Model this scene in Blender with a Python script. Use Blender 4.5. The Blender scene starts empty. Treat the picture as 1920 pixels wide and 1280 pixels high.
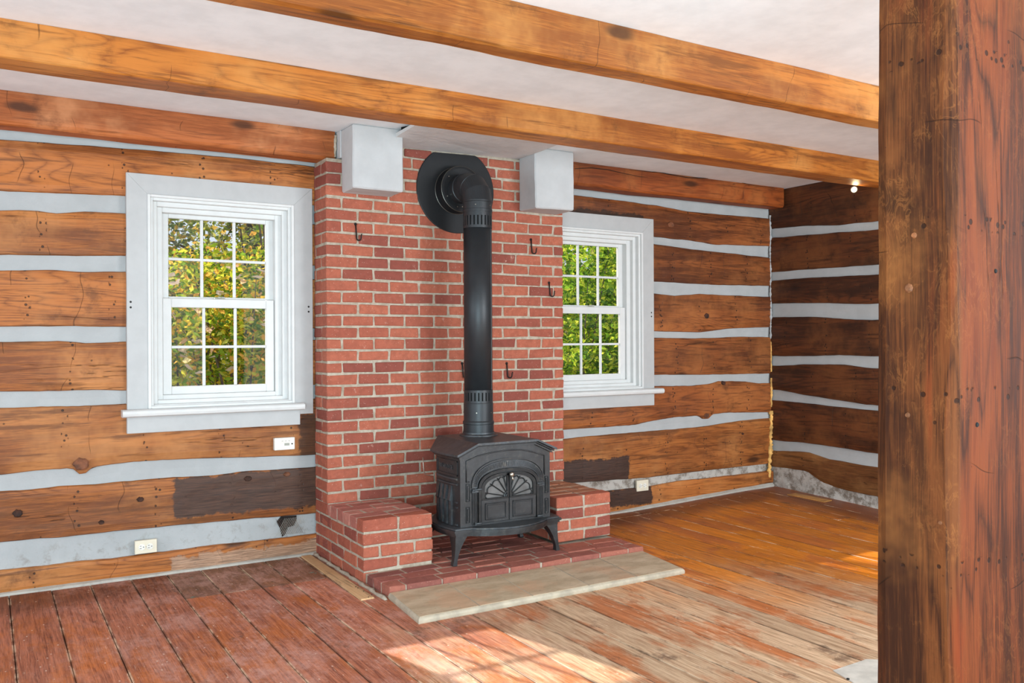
import bpy, bmesh, math, random
from mathutils import Vector, Matrix, noise
R_ = random.Random(7)
C = bpy.context.scene.collection
SC = bpy.context.scene
# ---------------------------------------------------------------- camera
F, YAW, PITCH, ROLL, HC = 1630.1, .54458, .000314, -.004868, 1.3
cy, sy, cp, sp, cr, sr = math.cos(YAW), math.sin(YAW), math.cos(PITCH), math.sin(PITCH), math.cos(ROLL), math.sin(ROLL)
fw = Vector((sy*cp, cy*cp, sp)); rt = Vector((cy, -sy, 0)); up = rt.cross(fw)
RT = rt*cr + up*sr; UP = up*cr - rt*sr
cam_d = bpy.data.cameras.new('camera'); cam = bpy.data.objects.new('camera', cam_d); C.objects.link(cam)
cam_d.sensor_width = 36; cam_d.lens = F/1920*36; cam_d.clip_start = .05; cam_d.clip_end = 200
cam.matrix_world = Matrix(((RT.x, UP.x, -fw.x, 0), (RT.y, UP.y, -fw.y, 0), (RT.z, UP.z, -fw.z, HC), (0, 0, 0, 1)))
SC.camera = cam
# ---------------------------------------------------------------- world, sun, fill lamps, exposure
world = bpy.data.worlds.new('sky'); SC.world = world; world.use_nodes = True
wn = world.node_tree; wn.nodes.clear()
wo = wn.nodes.new('ShaderNodeOutputWorld'); wb = wn.nodes.new('ShaderNodeBackground')
wb.inputs['Color'].default_value = (.78, .88, 1, 1); wb.inputs['Strength'].default_value = 1.0
wn.links.new(wb.outputs[0], wo.inputs[0])
SC.view_settings.view_transform = 'Standard'; SC.view_settings.look = 'None'
SC.view_settings.exposure = -0.08; SC.view_settings.gamma = 1; SC.view_settings.use_curve_mapping = False

def lamp(name, kind, energy, color, loc, direction, size=None, size_y=None):
    d = bpy.data.lights.new(name, kind); d.energy = energy; d.color = color
    o = bpy.data.objects.new(name, d); C.objects.link(o); o.location = loc
    o.rotation_euler = Vector(direction).to_track_quat('-Z', 'Y').to_euler()
    if size: d.shape = 'RECTANGLE'; d.size = size; d.size_y = size_y
    return o
sun = lamp('sun', 'SUN', 9.5, (1, .93, .80), (0, 12, 8), (.267, -1, -.5615)); sun.data.angle = math.radians(.6)
# added area lamps with no modelled source, standing in for daylight from the unseen room
lamp('fill_front', 'AREA', 105, (.86, .95, 1), (1.8, -2.2, 1.5), (.2, 1, .12), 6.0, 2.0)
lamp('fill_right', 'AREA', 165, (.88, .95, 1), (4.6, -.6, 1.5), (0, 1, .10), 1.8, 1.6)  # added to brighten the right side; no window is known there
lamp('fill_left', 'AREA', 62, (.84, .94, 1), (-2.6, 2.6, 1.45), (1, .12, .08), 3.0, 1.9)

lamp('fill_upward', 'AREA', 260, (.66, .91, 1), (-.3, -.8, .6), (.6, .8, 1.15), 2.6, 1.2)  # added fill aimed up to brighten the ceiling and beam undersides

# ---------------------------------------------------------------- geometry helpers
def ray(px, py):
    return (RT*((px-960)/F) + UP*(-(py-640)/F) + fw)
def onY(px, py, Y): r = ray(px, py); return Vector((r.x*Y/r.y, Y, HC + r.z*Y/r.y))
def onX(px, py, X): r = ray(px, py); return Vector((X, r.y*X/r.x, HC + r.z*X/r.x))
def onZ(px, py, z): r = ray(px, py); k = (z-HC)/r.z; return Vector((r.x*k, r.y*k, z))
def s2l(c):
    return tuple(((v/255)/12.92 if v/255 <= .04045 else ((v/255+.055)/1.055)**2.4) for v in c) + (1,)

def thing(name, label, cat, loc, group=None):
    o = bpy.data.objects.new(name, None); C.objects.link(o); o.location = loc; o.empty_display_size = .1
    o['label'] = label; o['category'] = cat
    if group: o['group'] = group
    return o
def wloc(o):
    v = Vector((0, 0, 0))
    while o: v += o.location; o = o.parent
    return v
def obj(name, bm, mat, parent=None, loc=None, smooth=False, label=None):
    """bm in world coordinates; origin moved to loc (default the parent's)"""
    base = wloc(parent) if parent else Vector((0, 0, 0))
    org = Vector(loc) if loc is not None else base
    if org.length > 0: bmesh.ops.translate(bm, verts=bm.verts, vec=-org)
    me = bpy.data.meshes.new(name); bm.to_mesh(me); bm.free()
    if smooth:
        me.polygons.foreach_set('use_smooth', [True]*len(me.polygons))
    for m in (mat if isinstance(mat, (list, tuple)) else [mat]): me.materials.append(m)
    o = bpy.data.objects.new(name, me); C.objects.link(o)
    if parent: o.parent = parent
    o.location = org - base
    if label: o['label'] = label
    return o
def tag(o, label, cat, group=None):
    o['label'] = label; o['category'] = cat
    if group: o['group'] = group
    return o
def struct(name, bm, mat, **k):
    o = obj(name, bm, mat, **k); o['kind'] = 'structure'; return o

def box(bm, x0, x1, y0, y1, z0, z1, bev=0, jit=0, rnd=R_):
    """box; with bev a chamfered box (24 vertices, 44 triangles)"""
    X = (x0, x1); Y = (y0, y1); Z = (z0, z1)
    if not bev:
        v = [bm.verts.new((X[i], Y[j], Z[k])) for i in (0, 1) for j in (0, 1) for k in (0, 1)]
        for f in ((0, 1, 3, 2), (4, 6, 7, 5), (0, 4, 5, 1), (2, 3, 7, 6), (0, 2, 6, 4), (1, 5, 7, 3)):
            bm.faces.new([v[i] for i in f])
        return v
    out = {}; b = min(bev, (x1-x0)/3, (y1-y0)/3, (z1-z0)/3)
    for i in (0, 1):
        for j in (0, 1):
            for k in (0, 1):
                c = [X[i], Y[j], Z[k]]
                if jit: c = [q + rnd.uniform(-jit, jit) for q in c]
                s = [1-2*i, 1-2*j, 1-2*k]
                for a in range(3):
                    p = [c[q] + (0 if q == a else s[q]*b) for q in range(3)]
                    out[(i, j, k, a)] = bm.verts.new(p)
    g = lambda t, a: out[(t[0], t[1], t[2], a)]
    for a in range(3):
        o1, o2 = [q for q in range(3) if q != a]
        for s in (0, 1):
            ts = []
            for (p, q) in ((0, 0), (1, 0), (1, 1), (0, 1)):
                t = [0, 0, 0]; t[a] = s; t[o1] = p; t[o2] = q; ts.append(t)
            bm.faces.new([g(t, a) for t in ts])
    for a in range(3):     # edges running along axis a
        o1, o2 = [q for q in range(3) if q != a]
        for p in (0, 1):
            for q in (0, 1):
                t0 = [0, 0, 0]; t0[o1] = p; t0[o2] = q; t1 = list(t0); t1[a] = 1
                bm.faces.new([g(t0, o1), g(t1, o1), g(t1, o2), g(t0, o2)])
    for i in (0, 1):
        for j in (0, 1):
            for k in (0, 1): bm.faces.new([out[(i, j, k, a)] for a in range(3)])
    return list(out.values())
def fixn(bm): bmesh.ops.recalc_face_normals(bm, faces=bm.faces); return bm
def mkbox(*a, **k): bm = bmesh.new(); box(bm, *a, **k); return fixn(bm)

def loft(bm, rings, cap=True, closed=True):
    """rings: lists of points of equal length, joined in order"""
    vs = [[bm.verts.new(p) for p in r] for r in rings]; n = len(vs[0])
    for a, b in zip(vs, vs[1:]):
        for i in range(n if closed else n-1):
            j = (i+1) % n; bm.faces.new((a[i], a[j], b[j], b[i]))
    if cap and closed: bm.faces.new(vs[0][::-1]); bm.faces.new(vs[-1])
    return vs
def frame_for(d):
    d = Vector(d).normalized(); u = Vector((0, 0, 1)).cross(d)
    if u.length < 1e-3: u = Vector((1, 0, 0))
    u.normalize(); return u, d.cross(u)
def tube(bm, pts, r, n=8, cap=True):
    """tube through points; r a number or a list"""
    pts = [Vector(p) for p in pts]; rings = []; U = None
    for i, p in enumerate(pts):
        d = (pts[min(i+1, len(pts)-1)] - pts[max(i-1, 0)]).normalized()
        if U is None: U, V = frame_for(d)
        else: U = (U - d*U.dot(d)).normalized(); V = d.cross(U)
        rr = r[i] if isinstance(r, (list, tuple)) else r
        rings.append([p + (U*math.cos(2*math.pi*k/n) + V*math.sin(2*math.pi*k/n))*rr for k in range(n)])
    return loft(bm, rings, cap)
def lathe(bm, prof, cx, cyy, n=32, axis='z', cap=True):
    """profile of (radius, height) about an axis through (cx, cyy)"""
    rings = []
    for r, h in prof:
        ring = []
        for k in range(n):
            a = 2*math.pi*k/n; c, s = math.cos(a)*r, math.sin(a)*r
            ring.append((cx+c, cyy+s, h) if axis == 'z' else (cx+c, h, cyy+s))
        rings.append(ring)
    return loft(bm, rings, cap)
def prism(bm, poly, y0, y1):
    """polygon in xz pulled from y0 to y1"""
    return loft(bm, [[(x, y0, z) for x, z in poly], [(x, y1, z) for x, z in poly]])
def plate(bm, poly, z0, z1):
    return loft(bm, [[(x, y, z0) for x, y in poly], [(x, y, z1) for x, y in poly]])
def nz(x, y, z, s): return noise.noise(Vector((x*s, y*s, z*s)))

# ---------------------------------------------------------------- materials
class NT:
    def __init__(s, name):
        s.m = bpy.data.materials.new(name); s.m.use_nodes = True; s.t = s.m.node_tree; s.t.nodes.clear()
        s.out = s.t.nodes.new('ShaderNodeOutputMaterial')
    def n(s, t, **k):
        nd = s.t.nodes.new(t)
        for a, b in k.items():
            if a.startswith('i_'):
                key = a[2:]; key = int(key) if key.isdigit() else key.replace('_', ' ')
                s.put(nd.inputs[key], b)
            else: setattr(nd, a, b)
        return nd
    def put(s, inp, v):
        if isinstance(v, bpy.types.NodeSocket): s.t.links.new(v, inp)
        else:
            if isinstance(v, (tuple, list)) and inp.type == 'VECTOR': v = v[:3]
            inp.default_value = v
    def math(s, op, a, b=0.0, c=None, clamp=False):
        nd = s.t.nodes.new('ShaderNodeMath'); nd.operation = op; nd.use_clamp = clamp
        s.put(nd.inputs[0], a); s.put(nd.inputs[1], b)
        if c is not None: s.put(nd.inputs[2], c)
        return nd.outputs[0]
    def vmath(s, op, a, b):
        nd = s.t.nodes.new('ShaderNodeVectorMath'); nd.operation = op
        s.put(nd.inputs[0], a); s.put(nd.inputs[1], b); return nd.outputs[0]
    def mix(s, f, a, b, mode='MIX'):
        nd = s.t.nodes.new('ShaderNodeMix'); nd.data_type = 'RGBA'; nd.blend_type = mode
        s.put(nd.inputs[0], f); s.put(nd.inputs[6], a); s.put(nd.inputs[7], b); return nd.outputs[2]
    def ramp(s, v, lo, hi, a=0.0, b=1.0):
        nd = s.t.nodes.new('ShaderNodeMapRange'); nd.clamp = True; nd.interpolation_type = 'SMOOTHSTEP'
        s.put(nd.inputs[0], v)
        for i, q in enumerate((lo, hi, a, b)): s.put(nd.inputs[i+1], q)
        return nd.outputs[0]
    def noise(s, vec, scale, detail=4, rough=.55, dist=0):
        nd = s.t.nodes.new('ShaderNodeTexNoise'); s.put(nd.inputs['Vector'], vec)
        nd.inputs['Scale'].default_value = scale; nd.inputs['Detail'].default_value = detail
        nd.inputs['Roughness'].default_value = rough; nd.inputs['Distortion'].default_value = dist
        return nd.outputs[0]
    def pos(s): return s.n('ShaderNodeNewGeometry').outputs['Position']
    def rnd(s): return s.n('ShaderNodeObjectInfo').outputs['Random']
    def sep(s, v): nd = s.n('ShaderNodeSeparateXYZ'); s.put(nd.inputs[0], v); return nd.outputs
    def bump(s, h, strength, dist=.002):
        nd = s.n('ShaderNodeBump'); s.put(nd.inputs['Height'], h)
        nd.inputs['Strength'].default_value = strength; nd.inputs['Distance'].default_value = dist
        return nd.outputs[0]
    def done(s, col, rough=.5, normal=None, metallic=0.0, spec=.5, **k):
        b = s.n('ShaderNodeBsdfPrincipled')
        s.put(b.inputs['Base Color'], col); s.put(b.inputs['Roughness'], rough)
        s.put(b.inputs['Metallic'], metallic); s.put(b.inputs['Specular IOR Level'], spec)
        for a, v in k.items(): s.put(b.inputs[a.replace('_', ' ')], v)
        if normal is not None: s.put(b.inputs['Normal'], normal)
        s.t.links.new(b.outputs[0], s.out.inputs[0]); return s.m

def plain(name, rgb, rough=.5, metallic=0, spec=.5, bump=0, var=.06):
    t = NT(name); p = t.pos(); n = t.noise(p, 14, 5)
    col = t.mix(t.ramp(n, .3, .7), s2l([v*(1-var) for v in rgb]), s2l([min(255, v*(1+var)) for v in rgb]))
    return t.done(col, rough, t.bump(t.noise(p, 160, 3), bump) if bump else None, metallic, spec)

def rectmask(t, p, ax, x0, x1, z0, z1, soft=.008, wob=.06):
    """mask of a ragged patch, x0..x1 along the log, z0..z1 in height"""
    s = t.sep(p); n = t.math('MULTIPLY', t.math('SUBTRACT', t.noise(p, 9, 6, .7), .5), wob*2)
    x = t.math('ADD', s[ax], n); z = t.math('ADD', s[2], n)
    a = t.math('MULTIPLY', t.ramp(x, x0-soft, x0+soft), t.ramp(x, x1+soft, x1-soft))
    b = t.math('MULTIPLY', t.ramp(z, z0-soft, z0+soft), t.ramp(z, z1+soft, z1-soft))
    return t.math('MULTIPLY', a, b)

def wood(name, dark, mid, light, ax=0, rough=.55, grain=1.0, nails=True, patches=(), redden=None, spec=.35, bump=.5, marks=True, checks=.6, squiggle=False):
    t = NT(name); p0 = t.pos(); r = t.rnd()
    off = t.n('ShaderNodeCombineXYZ', i_0=t.math('MULTIPLY', r, 31.7), i_1=t.math('MULTIPLY', r, 17.3), i_2=t.math('MULTIPLY', r, 23.9)).outputs[0]
    p = t.vmath('ADD', p0, off)
    st = [30.0]*3; st[ax] = .8
    pg = t.vmath('MULTIPLY', p, tuple(st))
    st2 = [3.4]*3; st2[ax] = .42
    pw = t.vmath('MULTIPLY', p, tuple(st2))
    warp = t.noise(pw, 1.5, 1.5, .4, .25)                                    # large figure, cut by rings
    rings = t.math('POWER', t.math('ABSOLUTE', t.math('SINE', t.math('MULTIPLY', t.math('ADD', warp, t.math('MULTIPLY', t.noise(pg, 1.2, 2), .012)), 70*grain))), .6)
    fine = t.noise(pg, 8, 6, .68)
    st5 = [11.0]*3; st5[ax] = .7
    streak = t.noise(t.vmath('MULTIPLY', p, tuple(st5)), 2.2, 5, .65)
    tone = t.noise(p, 1.7, 5, .62)
    rm = t.ramp(t.noise(pw, 1.1, 3, .6), .42, .62)
    f = t.math('ADD', t.math('ADD', t.math('MULTIPLY', t.math('MULTIPLY', rings, rm), .16), t.math('MULTIPLY', fine, .42)), t.math('MULTIPLY', streak, .46))
    c1 = t.mix(t.ramp(f, .38, .60), s2l(dark), s2l(mid))
    c2 = t.mix(t.math('MULTIPLY', t.ramp(tone, .44, .72), .75), c1, s2l(light))
    c3 = t.mix(t.math('MULTIPLY', t.ramp(streak, .53, .66), .7), c2, s2l([v*.72 for v in dark]))
    blot = t.ramp(t.noise(p, 4.5, 6, .7), .55, .72)
    c3 = t.mix(t.math('MULTIPLY', blot, .55), c3, s2l([v*.62 for v in dark]))
    if squiggle:
        sq = t.math('ABSOLUTE', t.math('SUBTRACT', t.noise(t.vmath('MULTIPLY', p, (1.0, 1.0, .45)), 26, 4, .6, 1.6), .5))
        c3 = t.mix(t.math('MULTIPLY', t.math('MULTIPLY', t.ramp(sq, .05, .0), t.ramp(t.noise(p, 5, 5, .7), .42, .62)), .28), c3, s2l(light))
    if redden: c3 = t.mix(t.math('MULTIPLY', t.math('MAXIMUM', t.math('MULTIPLY', t.ramp(t.sep(p0)[0], 1.945, 1.97), .6), t.ramp(t.noise(pw, 1.3, 4, .6, 1), .5, .66)), .8), c3, t.mix(t.ramp(f, .38, .6), s2l([v*.6 for v in redden]), s2l([min(255, v*1.25) for v in redden])))
    v = t.math('MULTIPLY_ADD', r, .34, .83)                                  # each piece its own tone
    c3 = t.mix(1.0, c3, t.n('ShaderNodeCombineXYZ', i_0=v, i_1=v, i_2=v).outputs[0], 'MULTIPLY')
    # knots
    st3 = [4.5]*3; st3[ax] = 1.6
    vo = t.n('ShaderNodeTexVoronoi', i_Vector=t.vmath('MULTIPLY', t.vmath('ADD', p, t.vmath('MULTIPLY', (1, 1, 1), t.math('MULTIPLY', warp, .12))), tuple(st3)), i_Scale=.8)
    kn = t.ramp(vo.outputs['Distance'], .13, .05)
    c3 = t.mix(t.math('MULTIPLY', kn, .8), c3, s2l([v*.42 for v in dark]))
    # long checks
    st4 = [5.5]*3; st4[ax] = .28
    ck = t.math('ABSOLUTE', t.math('SUBTRACT', t.noise(t.vmath('MULTIPLY', p, tuple(st4)), 1.3, 5, .55), .5))
    ckm = t.math('MULTIPLY', t.ramp(ck, .006, .0015), t.ramp(t.noise(p, 1.1, 2), .5, .6))
    c3 = t.mix(t.math('MULTIPLY', ckm, checks), c3, s2l((45, 22, 10)))
    h = t.math('SUBTRACT', t.math('MULTIPLY', f, .5), t.math('MULTIPLY', ckm, 1.5))
    if nails:
        sx = t.sep(p)[ax]
        fx = t.math('ABSOLUTE', t.math('SUBTRACT', t.math('FRACT', t.math('MULTIPLY', sx, 2.45)), .5))
        col = t.ramp(fx, .05, .035)
        vn = t.n('ShaderNodeTexVoronoi', i_Vector=p, i_Scale=38.0)
        vn2 = t.n('ShaderNodeTexVoronoi', i_Vector=p, i_Scale=9.0)
        d = t.math('MAXIMUM', t.math('MULTIPLY', t.ramp(vn.outputs['Distance'], .3, .22), col),
                   t.math('MULTIPLY', t.ramp(vn2.outputs['Distance'], .05, .035), .8))
        c3 = t.mix(t.math('MULTIPLY', d, .85), c3, s2l((35, 18, 10)))
        h = t.math('SUBTRACT', h, d)
    if marks:                                                                 # hewing scores across the log
        sx = t.sep(p)[ax]; wv = t.math('ADD', t.math('MULTIPLY', sx, 3.6), t.math('MULTIPLY', t.noise(p, 2.5, 2), 1.1))
        mk = t.math('MULTIPLY', t.ramp(t.math('ABSOLUTE', t.math('SUBTRACT', t.math('FRACT', wv), .5)), .009, .003), t.ramp(t.noise(p, 4, 2), .52, .6))
        c3 = t.mix(t.math('MULTIPLY', mk, .55), c3, s2l([v*.4 for v in dark])); h = t.math('SUBTRACT', h, mk)
    for (x0, x1, z0, z1, rgb, k) in patches:
        pc = t.mix(t.ramp(fine, .35, .65), s2l([v*.6 for v in rgb]), s2l(rgb))
        c3 = t.mix(t.math('MULTIPLY', rectmask(t, p0, ax, x0, x1, z0, z1), k), c3, pc)
    return t.done(c3, t.math('MULTIPLY_ADD', fine, .25, rough-.12), t.bump(h, bump, .004), 0, spec)

W_LOG_L = wood('left_log_wood', (116, 62, 24), (182, 108, 50), (200, 134, 76), 0,
    patches=((.915, 1.80, .30, .535, (84, 58, 46), .95), (1.645, 1.80, .60, .86, (78, 48, 30), .85),
             (3.30, 4.20, .20, .425, (76, 54, 46), .97), (3.90, 4.42, .05, .185, (66, 45, 38), .95),
             (.88, 1.8, .0, .085, (196, 158, 130), .85)))
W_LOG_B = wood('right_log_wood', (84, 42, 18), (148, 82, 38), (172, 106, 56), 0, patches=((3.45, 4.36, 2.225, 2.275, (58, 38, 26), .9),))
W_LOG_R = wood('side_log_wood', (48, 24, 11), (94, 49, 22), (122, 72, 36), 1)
W_BEAM = wood('beam_wood', (138, 74, 24), (194, 116, 44), (212, 146, 76), 0, nails=False, rough=.48, checks=.35)
W_WBEAM = wood('wall_beam_wood', (132, 68, 28), (176, 98, 50), (206, 142, 96), 0, nails=False)
W_POST = wood('post_wood', (52, 26, 13), (106, 58, 28), (158, 98, 50), 2, rough=.68, redden=(100, 42, 19), spec=.15, grain=.6, marks=True, squiggle=True)
W_STRIP = wood('bare_lath_wood', (196, 156, 112), (214, 176, 132), (224, 190, 150), 1, nails=False)

def m_floor():
    t = NT('floorboard_wood'); p0 = t.pos(); r = t.rnd(); s = t.sep(p0)
    off = t.n('ShaderNodeCombineXYZ', i_0=t.math('MULTIPLY', r, 11.0), i_1=t.math('MULTIPLY', r, 57.3), i_2=0.0).outputs[0]
    p = t.vmath('ADD', p0, off)
    g = t.vmath('MULTIPLY', p, (30.0, .9, 1.0)); gw = t.vmath('MULTIPLY', p, (3.4, .4, 1.0))
    fine = t.noise(g, 8, 6, .7); ring = t.math('ABSOLUTE', t.math('SINE', t.math('MULTIPLY', t.noise(gw, 1.6, 1.5, .4), 60)))
    streak = t.noise(t.vmath('MULTIPLY', p, (14.0, .5, 1.0)), 3.2, 8, .74)
    f = t.math('ADD', t.math('ADD', t.math('MULTIPLY', ring, .035), t.math('MULTIPLY', fine, .45)), t.math('MULTIPLY', streak, .47))
    fr = t.ramp(f, .36, .60)
    red = t.mix(fr, s2l((120, 62, 42)), s2l((196, 120, 88)))
    amber = t.mix(fr, s2l((168, 86, 14)), s2l((236, 144, 34)))
    tan = t.mix(fr, s2l((150, 112, 80)), s2l((222, 190, 156)))
    brown = t.mix(fr, s2l((78, 36, 18)), s2l((126, 66, 34)))
    wob = t.math('MULTIPLY', t.math('SUBTRACT', t.noise(p0, 1.7, 5, .65), .5), 1.3)
    wobb = t.math('ADD', wob, t.math('MULTIPLY', t.math('SUBTRACT', r, .5), .5))
    x = t.math('ADD', s[0], wobb); y = t.math('ADD', s[1], wobb)
    c = t.mix(t.ramp(t.math('SUBTRACT', x, t.math('MULTIPLY', t.math('SUBTRACT', s[1], 2.8), .7)), 1.1, 1.8), red, tan)                                  # bare wear in front of the hearth
    xa = t.math('ADD', x, t.math('MULTIPLY', t.math('SUBTRACT', s[1], 3.0), .9))
    c = t.mix(t.ramp(xa, 3.2, 4.4), c, amber)
    orange = t.math('MULTIPLY', t.ramp(t.noise(t.vmath('MULTIPLY', p, (1.0, .45, 1.0)), 2.2, 7, .72, .3), .47, .60), .85)
    c = t.mix(orange, c, t.mix(fr, s2l((150, 76, 30)), s2l((200, 112, 52))))
    wsoft = t.math('MULTIPLY', t.math('SUBTRACT', t.noise(p0, 3.1, 5, .65), .5), .35)
    dk = t.math('MAXIMUM', t.ramp(t.math('ADD', s[1], wsoft), 4.7, 5.0), t.ramp(t.math('ADD', s[0], wsoft), 5.15, 5.5))
    c = t.mix(t.math('MULTIPLY', dk, .8), c, brown)
    # unvarnished border left of the chimney, with a few teal paint remains
    bd = t.math('MULTIPLY', t.math('MULTIPLY', t.ramp(s[1], 4.63, 4.65), t.ramp(s[0], .86, .87)), t.ramp(s[0], 1.8, 1.78))
    c = t.mix(t.math('MULTIPLY', bd, .8), c, t.mix(fr, s2l((104, 68, 48)), s2l((136, 96, 68))))
    tl = t.math('MULTIPLY', t.ramp(t.noise(p0, 13, 5, .7), .60, .65), t.math('MULTIPLY', bd, t.ramp(t.noise(p0, 3.0, 2), .5, .56)))
    c = t.mix(t.math('MULTIPLY', tl, .8), c, s2l((96, 134, 118)))
    # dark stains and pale scuffs
    st = t.ramp(t.noise(t.vmath('MULTIPLY', p0, (1.3, .9, 1.0)), 3.0, 7, .74), .57, .68)
    c = t.mix(t.math('MULTIPLY', st, .7), c, s2l((88, 60, 44)))
    sc = t.ramp(t.noise(t.vmath('MULTIPLY', p, (30.0, 2.2, 1.0)), 3.0, 8, .82), .55, .68)
    wear = t.ramp(t.noise(p0, 2.4, 6, .7), .40, .60)
    dry = t.ramp(s[1], 4.9, 3.6)
    c = t.mix(t.math('MULTIPLY', t.math('MULTIPLY', sc, wear), t.math('MULTIPLY_ADD', dry, .65, .15)), c, s2l((222, 196, 172)))
    pw = t.ramp(t.noise(t.vmath('MULTIPLY', p0, (1.0, .6, 1.0)), 3.6, 9, .82), .44, .64)
    pink = t.math('MULTIPLY', t.math('MULTIPLY', pw, t.ramp(s[0], 2.4, 1.4)), t.ramp(s[0], -.2, .9))
    c = t.mix(t.math('MULTIPLY', pink, .62), c, s2l((206, 158, 144)))
    sp = t.n('ShaderNodeTexVoronoi', i_Vector=t.vmath('MULTIPLY', p, (1.0, .5, 1.0)), i_Scale=26.0)
    c = t.mix(t.math('MULTIPLY', t.ramp(sp.outputs['Distance'], .12, .06), .5), c, s2l((226, 204, 184)))
    # worn edges of the boards
    uv = t.n('ShaderNodeUVMap').outputs[0]; u = t.sep(uv)[0]
    e = t.ramp(t.math('ABSOLUTE', t.math('SUBTRACT', u, .5)), .455, .492)
    en = t.ramp(t.noise(t.vmath('MULTIPLY', p0, (2.0, 1.0, 1.0)), 5, 5, .7), .44, .6)
    c = t.mix(t.math('MULTIPLY', t.math('MULTIPLY', e, en), .65), c, s2l((216, 190, 160)))
    c = t.mix(t.math('MULTIPLY', t.math('MULTIPLY', e, t.math('SUBTRACT', 1.0, en)), .55), c, s2l((66, 40, 26)))
    v = t.math('MULTIPLY_ADD', r, .24, .88)
    c = t.mix(1.0, c, t.n('ShaderNodeCombineXYZ', i_0=v, i_1=v, i_2=v).outputs[0], 'MULTIPLY')
    ro = t.math('MULTIPLY_ADD', t.ramp(s[0], 2.2, 4.6), -.22, .56)
    return t.done(c, t.math('ADD', ro, t.math('MULTIPLY', fine, .12)), t.bump(f, .35, .003), 0, .4)
M_FLOOR = m_floor()

def m_brick(name, a, b, d, smear, k=.8):
    t = NT(name); p = t.pos(); r = t.rnd(); isl = t.n('ShaderNodeNewGeometry').outputs['Random Per Island']
    q = t.math('FRACT', t.math('ADD', r, isl))
    c = t.mix(q, s2l(a), s2l(b)); c = t.mix(t.ramp(t.math('FRACT', t.math('MULTIPLY', q, 7.13)), .72, .9), c, s2l(d))
    n = t.noise(p, 30, 6, .7); c = t.mix(t.math('MULTIPLY', t.ramp(n, .35, .7), .35), c, s2l([v*.66 for v in a]))
    sm = t.ramp(t.noise(p, 17, 7, .75), .60, .76); c = t.mix(t.math('MULTIPLY', sm, k), c, s2l(smear))
    spk = t.n('ShaderNodeTexVoronoi', i_Vector=p, i_Scale=60.0)
    c = t.mix(t.math('MULTIPLY', t.ramp(spk.outputs['Distance'], .13, .07), .5), c, s2l((226, 200, 180)))
    return t.done(c, .82, t.bump(t.noise(p, 70, 5, .7), .5, .003), 0, .25)
M_BRICK = m_brick('red_brick', (162, 88, 70), (182, 104, 80), (142, 76, 64), (208, 164, 146), .75)
M_SKYLIT_BRICK = m_brick('skylit_smeared_brick', (184, 118, 104), (196, 134, 118), (170, 104, 92), (222, 204, 198), .85)  # pale smears, plus skylight on the left pedestal top put into the colour
M_HBRICK = m_brick('hearth_brick', (152, 90, 80), (174, 106, 88), (136, 84, 76), (196, 166, 156), .6)
M_TANBRICK = m_brick('tan_top_brick', (172, 112, 84), (186, 128, 96), (166, 120, 92), (204, 176, 148), .8)  # tan brick for the top course of the right pedestal
def m_mortar():
    t = NT('mortar'); p = t.pos(); n = t.noise(p, 22, 6, .7)
    c = t.mix(t.ramp(n, .3, .7), s2l((158, 144, 126)), s2l((192, 180, 163)))
    return t.done(c, .95, t.bump(t.noise(p, 90, 5, .7), .8, .004), 0, .15)
M_MORTAR = m_mortar()
def m_plaster(name, rgb, dirt=(130, 118, 106), zd=None, bump=.4, everywhere=0.0, sweep=False):
    t = NT(name); p = t.pos(); s = t.sep(p)
    n = t.noise(p, 6, 6, .6); c = t.mix(t.ramp(n, .3, .7), s2l([v*.955 for v in rgb]), s2l(rgb))
    if zd:      # dirty cement low on the wall
        d = t.math('MULTIPLY', t.ramp(t.noise(p, 16, 8, .78), .5, .66), t.ramp(s[2], zd[1], zd[0]))
        c = t.mix(t.math('MULTIPLY', d, .75), c, s2l(dirt))
    if everywhere: c = t.mix(t.math('MULTIPLY', t.ramp(t.noise(p, 11, 9, .78), .44, .62), everywhere), c, s2l(dirt))
    h = t.noise(t.vmath('MULTIPLY', p, (1.0, 1.0, 2.0)) if sweep else p, 20, 6, .6)
    return t.done(c, .85, t.bump(h, bump, .006), 0, .2)
M_CEIL = m_plaster('ceiling_plaster', (238, 239, 240), bump=.15)
M_CHINK = m_plaster('chinking_plaster', (178, 180, 180), (140, 134, 126), (.08, .36), .5)
M_CHINK_D = m_plaster('stained_cement', (190, 184, 176), (112, 98, 84), None, .9, .85)
M_CORBEL = m_plaster('white_plaster', (194, 194, 194), bump=.35)
M_SOFFIT = m_plaster('rough_white_plaster', (212, 210, 208), bump=.9)
M_WHITE = plain('white_painted_wood', (214, 214, 212), .45, var=.012)
M_CASING = plain('casing_paint', (182, 182, 181), .5, var=.015)
M_SLAB = NT('slab_stone')
def _slab():
    t = M_SLAB; p = t.pos(); r = t.rnd()
    c = t.mix(t.ramp(t.noise(t.vmath('MULTIPLY', p, (1.0, 2.2, 1.0)), 5, 6, .65), .35, .65), s2l((170, 150, 122)), s2l((198, 178, 150)))
    c = t.mix(t.math('MULTIPLY', t.ramp(t.noise(p, 3.3, 5, .6), .5, .66), .5), c, s2l((206, 160, 126)))
    c = t.mix(t.math('MULTIPLY', t.ramp(t.math('ADD', t.noise(p, 40, 4), 0.0), .62, .7), .3), c, s2l((120, 104, 86)))
    v = t.math('MULTIPLY_ADD', r, .12, .92)
    c = t.mix(1.0, c, t.n('ShaderNodeCombineXYZ', i_0=v, i_1=v, i_2=v).outputs[0], 'MULTIPLY')
    return t.done(c, .55, t.bump(t.noise(p, 60, 4), .25), 0, .4)
M_SLAB = _slab()
M_SLABEDGE = plain('slab_edge_cement', (176, 164, 144), .6, bump=.4, var=.08)
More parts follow.
